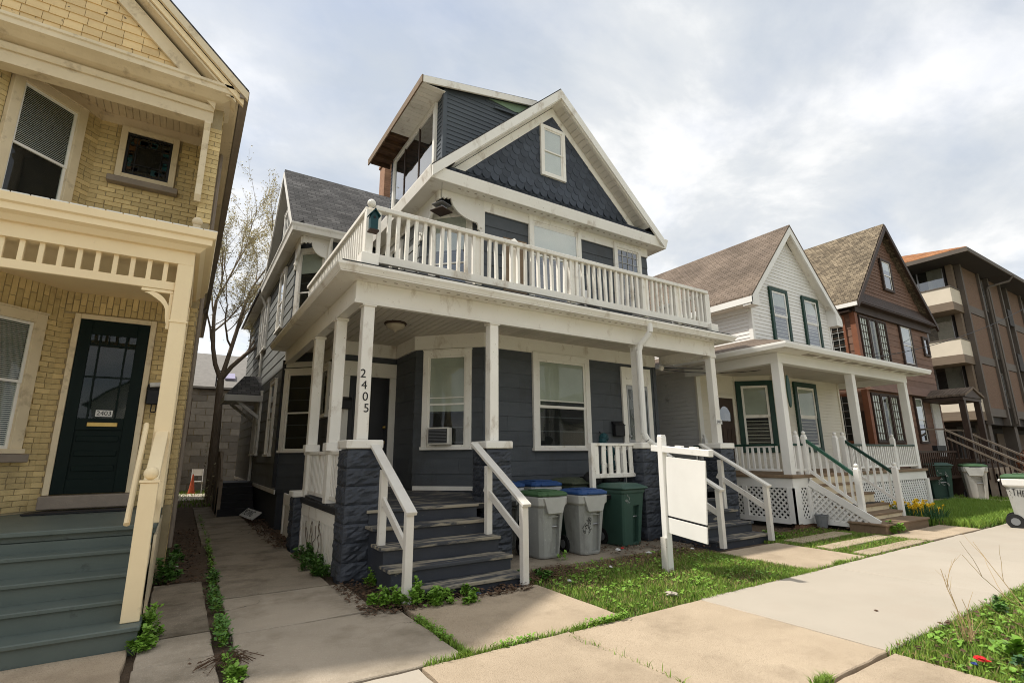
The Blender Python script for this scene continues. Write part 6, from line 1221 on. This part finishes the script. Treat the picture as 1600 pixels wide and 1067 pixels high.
weed('leafy_weed', 'broad-leaved dock weed at the near right corner', 5.78, 1.52, .20, .13, 260, .065, 'weed'); weed('leafy_weed', 'grey-green lavender tuft at the near right corner', 5.45, 1.35, .24, .10, 520, .04, 'daff_leaf'); weed('leafy_weed', 'dark weed at the verge edge', 7.2, 2.05, .16, .14, 160, .045, 'weed_dark')
weed('leafy_weed', 'weed tuft beside the grey bin', 5.18, 6.62, .07, .20, 50, .05); weed('leafy_weed', 'low weeds at the right foot of the left stairs', 4.15, 6.0, .26, .10, 420, .05, 'weed_dark'); weed('leafy_weed', 'yellow-green weed in the alley joint near the sidewalk', .50, 4.62, .09, .07, 150, .045); 
# daffodils
for k, (x_, y_, r_) in enumerate(((14.75, 5.15, .30), (15.35, 5.45, .36), (14.9, 5.75, .34), (15.9, 5.85, .32))):
    t = thing('daffodil_clump', ['daffodil clump nearest the wooden step', 'fullest daffodil clump with bright yellow flowers', 'daffodil clump against the porch skirt', 'rightmost daffodil clump in the long grass'][k], 'daffodils', (x_, y_, 0), 'daffodils')
    P = scatter(420, -1, 1, -1, 1)*np.array([r_, r_, 1])+np.array([x_, y_, 0]); V, F_ = blades(P, .34, .011, .5); mesh_np('leaves', V, F_, 'daff_leaf', parent=t, kind=None)
    g_ = G(); rgd = random.Random(k)
    for j in range(13):
        fx, fy, fz = x_+rgd.uniform(-r_, r_), y_+rgd.uniform(-r_, r_), rgd.uniform(.26, .42); f_ = G(); az_ = rgd.uniform(-2.4, -.8); n_ = Vector((math.cos(az_), math.sin(az_), .25)).normalized(); a_ = n_.orthogonal().normalized(); b_ = n_.cross(a_); c_ = Vector((fx, fy, fz))
        for i in range(6): th_ = i*math.pi/3; e_ = a_*math.cos(th_)+b_*math.sin(th_); s_ = a_*math.cos(th_+.5)+b_*math.sin(th_+.5); s2_ = a_*math.cos(th_-.5)+b_*math.sin(th_-.5); f_.add([c_, c_+s_*.03, c_+e_*.055, c_+s2_*.03], [(0, 1, 2, 3)])
        f_.cyl(c_, c_+n_*.04, .014, .022, 8, False); f_.cyl((fx, fy, -.03), c_-n_*.005, .005, n=4, cap=False); f_.build('flower', 'daffodil', t, recalc=False)
# dry stalks, litter
st_ = thing('dry_stalk', 'tall dry branching stalk standing in the near verge', 'plant', (5.84, 1.9, 0)); g_ = G(); rg = random.Random(21)
def stalk(p, d, l, r_, depth):
    pts = [Vector(p)]
    for i in range(4): d = (d+Vector((rg.gauss(0, .10), rg.gauss(0, .10), .02))).normalized(); pts.append(pts[-1]+d*l/4)
    for i in range(4): g_.cyl(pts[i], pts[i+1], r_*(1-.15*i), r_*(1-.15*(i+1)), 5, False)
    if depth:
        for k in range(2): stalk(pts[2+k], (d+Vector((rg.gauss(0, .45), rg.gauss(0, .45), .1))).normalized(), l*.45, r_*.55, depth-1)
stalk((5.84, 1.9, -.03), Vector((-.10, .05, 1)), .62, .006, 2); stalk((5.86, 1.88, -.03), Vector((.12, -.1, 1)), .38, .005, 1)
for k in range(16): stalk((5.84+rg.gauss(0, .03), 1.9+rg.gauss(0, .03), -.03), Vector((rg.gauss(0, .18), rg.gauss(0, .18), 1)), rg.uniform(.15, .32), .004, 0)
g_.build('stalk', 'twig_tan', st_, recalc=False)
st2 = thing('dry_stalk', 'thin pale stems leaning across the verge at the right edge', 'plant', (7.0, 1.7, 0)); g_ = G()
stalk((6.9, 1.55, -.03), Vector((-.45, .62, .65)), .9, .005, 1); stalk((7.1, 1.75, -.03), Vector((-.05, .5, .9)), .8, .005, 1); stalk((6.6, 1.5, -.03), Vector((-.8, .6, .4)), .7, .005, 1); g_.build('stalk', 'twig_tan', st2, recalc=False)
def crumple(name, label, x, y, z, s_, m, cat='litter', seed=0):
    rg_ = random.Random(seed); g_ = G().sphere((0, 0, 0), 1, 9, 6); g_.v = [tuple(c*rg_.uniform(.4, 1.2)*k for c, k in zip(v, (s_*.8, s_*.6, s_*.28))) for v in g_.v]; return tag(g_.build(name, m, None, T(x, y, z, rg_.uniform(0, 3))), label, cat, 'litter')
crumple('candy_wrapper', 'crumpled red wrapper in the near verge', 5.33, 1.68, .05, .075, 'red_foil', seed=1); crumple('candy_wrapper', 'small blue wrapper beside the red one', 5.24, 1.70, .03, .035, 'blue_foil', seed=2); crumple('candy_wrapper', 'blue wrapper in front of the bottom step', 3.09, 5.58, .03, .045, 'blue_foil', seed=3); crumple('crumpled_bottle', 'crumpled clear and red bottle by the dark green bin', 6.28, 6.55, .05, .09, 'paper', seed=4); crumple('bottle_label', 'red scrap beside the crumpled bottle', 6.40, 6.58, .06, .045, 'red_foil', seed=5)
crumple('paper_scrap', 'white paper scrap on the dirt near the sign post', 6.62, 6.2, .02, .07, 'paper', seed=6); crumple('paper_scrap', 'white paper scrap on the lawn in front of the blue-lidded bin', 5.35, 5.75, .03, .05, 'paper', seed=7); crumple('paper_scrap', 'white paper scrap at the lawn edge by the front slab', 4.35, 5.45, .03, .05, 'paper', seed=8); crumple('paper_scrap', 'white paper scrap under the right stair', 7.45, 6.0, .03, .06, 'paper', seed=9); crumple('stone', 'pale flat stone on the lawn near the sidewalk', 4.95, 4.32, .02, .10, 'concrete_new', 'stone', seed=10); crumple('paper_scrap', 'white scrap between the two leafy weeds by the steps', 2.25, 5.62, .03, .05, 'paper', seed=11)
crumple('paper_scrap', 'white scrap in the alley by the brick house', .12, 9.4, .02, .06, 'paper', seed=12); crumple('leaf_scrap', 'small brown leaf on the new sidewalk slab', 6.2, 2.75, .01, .03, 'dead_leaf', seed=13)
def debris(n, x0, x1, y0, y1, label, dens=None, size=.05, m='dead_leaf'):
    P = scatter(n, x0, x1, y0, y1, z=.0, dens=dens); P[:, 2] += rng.uniform(0, .035, len(P)); V, F_ = leaf_mesh(P, size, .95); mesh_np('dead_leaves', V, F_, m, label, 'dead leaves')
debris(1100, 1.75, 3.9, 5.45, 5.85, 'dead brown leaves along the bottom step', lambda x, y: np.clip(clump(x, y, 2.2)+.1, 0, 1)); debris(500, 1.75, 2.5, 6.0, 7.0, 'dead leaves around the corner pier', None); debris(900, -.1, .45, 8.2, 14, 'dead leaves along the alley edge', None); debris(700, 1.55, 1.95, 10.3, 16, 'dead leaves at the foot of the slate house wall', None, .06); debris(900, 6.0, 8.0, 5.9, 7.1, 'dead leaves and scraps between bins and right stair', lambda x, y: np.clip(clump(x, y, 2.0), 0, 1)); debris(170, .25, .85, 4.75, 5.3, 'dead twigs and leaves in the alley joint', lambda x, y: np.exp(-((x-.5)**2+(y-5.0)**2)/.03), .03); debris(500, 4.0, 4.9, 5.7, 6.3, 'dead leaves beside the left stairs', None, .04); debris(500, 5.1, 9, .5, 2.2, 'dead leaves in the near verge', None, .05); debris(300, 10, 12, 5.6, 6.4, 'dead leaves under the white house lattice', None, .05)
g_ = G(); rg = random.Random(31)
for k in range(46): a_ = rg.uniform(0, 6.28); l_ = rg.uniform(.08, .26); g_.tube([(.50, 5.0, .02), (.50+math.cos(a_)*l_*.5, 5.0+math.sin(a_)*l_*.5, rg.uniform(.03, .07)), (.50+math.cos(a_)*l_, 5.0+math.sin(a_)*l_, .012)], .003, 4)
tag(g_.build('dead_weed', 'dead_leaf', None, recalc=False), 'flattened dead weed in the alley joint near the sidewalk', 'plant')
# trees
def tree(name, label, x, y, h, spread, seed, trunk_r, leaves, lm, size, lean=(0, 0), group=None, levels=5, first=.28):
    t = thing(name, label, 'tree', (x, y, 0), group); rg = random.Random(seed); g_ = G(); tips = []
    def br(p, d, l, r_, lev):
        n_ = 5; q_ = Vector(p)
        for i in range(n_):
            d = (d+Vector((rg.gauss(0, .10 if lev else .03), rg.gauss(0, .10 if lev else .03), .03))).normalized(); q2 = q_+d*(l/n_); ra, rb = r_*(1-.35*i/n_), r_*(1-.35*(i+1)/n_); g_.cyl(q_, q2, ra, rb, 8 if lev < 2 else 5, False); q_ = q2
            if lev >= 2: tips.append((q_.copy(), lev))
            if lev >= 1 and i in (1, 2, 3) and rg.random() < .75 and lev < levels:
                dd = (d+Vector((rg.gauss(0, .6), rg.gauss(0, .6), rg.uniform(.0, .5)))).normalized(); br(q_, dd, l*rg.uniform(.45, .65), rb*.55, lev+1)
        if lev < levels:
            for k in range(2 if lev else 3):
                dd = (d+Vector((rg.gauss(0, spread), rg.gauss(0, spread), rg.uniform(.05, .4)))).normalized(); br(q_, dd, l*rg.uniform(.62, .8), rb*.72, lev+1)
    br((x, y, -.1), Vector((lean[0], lean[1], 1)).normalized(), h*first, trunk_r, 0)
    g_.build('trunk', 'bark', t, recalc=False, smooth=True)
    base = np.array([p for p, l_ in tips]); idx = rng.integers(0, len(base), leaves); P = base[idx]+rng.normal(0, .06 if size < .1 else .25, (leaves, 3)); V, F_ = leaf_mesh(P, size, .1); mesh_np('crown', V, F_, lm, parent=t, kind=None); return t
tree('budding_tree', 'budding pale-leaved tree rising in the alley between two houses', 1.05, 21.5, 15, .42, 12, .18, 36000, 'bud', .062, (.01, 0), None, 5, .30)
weed('leafy_weed', 'pale sprouts on the tree trunk in the alley', .95, 21.2, .35, 2.3, 160, .09, 'bud')
# trees across the street (reflected in the windows)
for k, (x_, y_) in enumerate(((4, -20), (14.5, -21), (25, -20), (36, -21))): tree('street_tree', ['leafy tree across the street, opposite the slate house', 'leafy tree across the street, opposite the white house', 'leafy tree across the street, opposite the brown house', 'leafy tree across the street, opposite the apartments'][k], x_, y_, 9, .5, 40+k, .2, 6000, 'weed', .16, (0, 0), 'trees across the street', 4, .3)
# unseen houses added across the street, for window reflections and pale bounce light
for k, (x_, w_, h_, m_) in enumerate(((-12, 7.5, 5.2, 'vinyl_cream'), (-1.5, 7.5, 5.4, 'vinyl_white'), (9, 7.5, 5.2, 'vinyl_cream'), (19.5, 7.5, 5.4, 'siding_grey'), (30, 7.5, 5.2, 'vinyl_white'), (40.5, 8, 5.4, 'vinyl_cream'))):
    hx = thing('opposite_house', ['cream gabled house across the street, leftmost', 'white gabled house across the street, opposite the brick house', 'cream gabled house across the street, opposite the slate house', 'grey gabled house across the street, opposite the white house', 'white gabled house across the street, opposite the brown house', 'cream gabled house across the street, rightmost'][k], 'house', (x_, -26, 0), 'houses across the street')
    G().box(x_-w_/2, x_+w_/2, -34, -25, -.05, h_).build('wall', m_, hx); G().prism([(x_-w_/2, h_), (x_+w_/2, h_), (x_, h_+3.4)], 'y', -34, -25.05).build('gable_wall', m_, hx)
    roof_slab('roof', 'roof_grey', hx, [(x_-w_/2-.4, -34, h_-.3), (x_-w_/2-.4, -24.6, h_-.3), (x_, -24.6, h_+3.5), (x_, -34, h_+3.5)], .12); roof_slab('roof', 'roof_grey', hx, [(x_+w_/2+.4, -24.6, h_-.3), (x_+w_/2+.4, -34, h_-.3), (x_, -34, h_+3.5), (x_, -24.6, h_+3.5)], .12)
    for wx in (-2.2, 1.2):
        for wz in (1.2, 3.5): window(hx, Matrix.Translation((x_+wx+1.1, -25, wz)) @ Matrix.Rotation(math.pi, 4, 'Z'), 1.1, 1.6)
# bushes by the apartments
def bush(name, label, x, y, w, d, h, n, m):
    t = thing(name, label, 'bush', (x, y, 0), 'bushes by the apartments'); u = rng.uniform(-1, 1, (n, 3)); u = u/np.maximum(1e-3, np.linalg.norm(u, axis=1, keepdims=True))*rng.random((n, 1))**.33
    P = np.stack([x+u[:, 0]*w, y+u[:, 1]*d, h*.5+u[:, 2]*h*.5], 1); V, F_ = leaf_mesh(P, .12, .2); mesh_np('foliage', V, F_, m, parent=t, kind=None); g_ = G(); rg = random.Random(int(x))
    for k in range(14): g_.cyl((x+rg.gauss(0, w*.2), y, -.05), (x+rg.uniform(-w, w)*.8, y+rg.uniform(-d, d)*.8, h*.8), .02, .008, 5, False)
    g_.build('stem', 'bark', t, recalc=False)
bush('bare_bush', 'bare reddish-brown bush below the apartment balconies', 34.3, 7.2, 1.2, .8, 1.7, 2600, 'shrub_red'); bush('bare_bush', 'orange-brown hedge at the right edge below the apartments', 38.5, 7.2, 1.8, .8, 2.0, 3000, 'shrub_orange')
fn = thing('low_fence', 'low pale fence in front of the bare bush', 'fence', (31, 5.9, 0))
for k in range(16): G().box(28.2+.5*k, 28.26+.5*k, 5.88, 5.92, 0, .55).build('picket', 'wood_grey', fn)
G().box(28.1, 36, 5.88, 5.92, .42, .50).build('rail', 'wood_grey', fn)
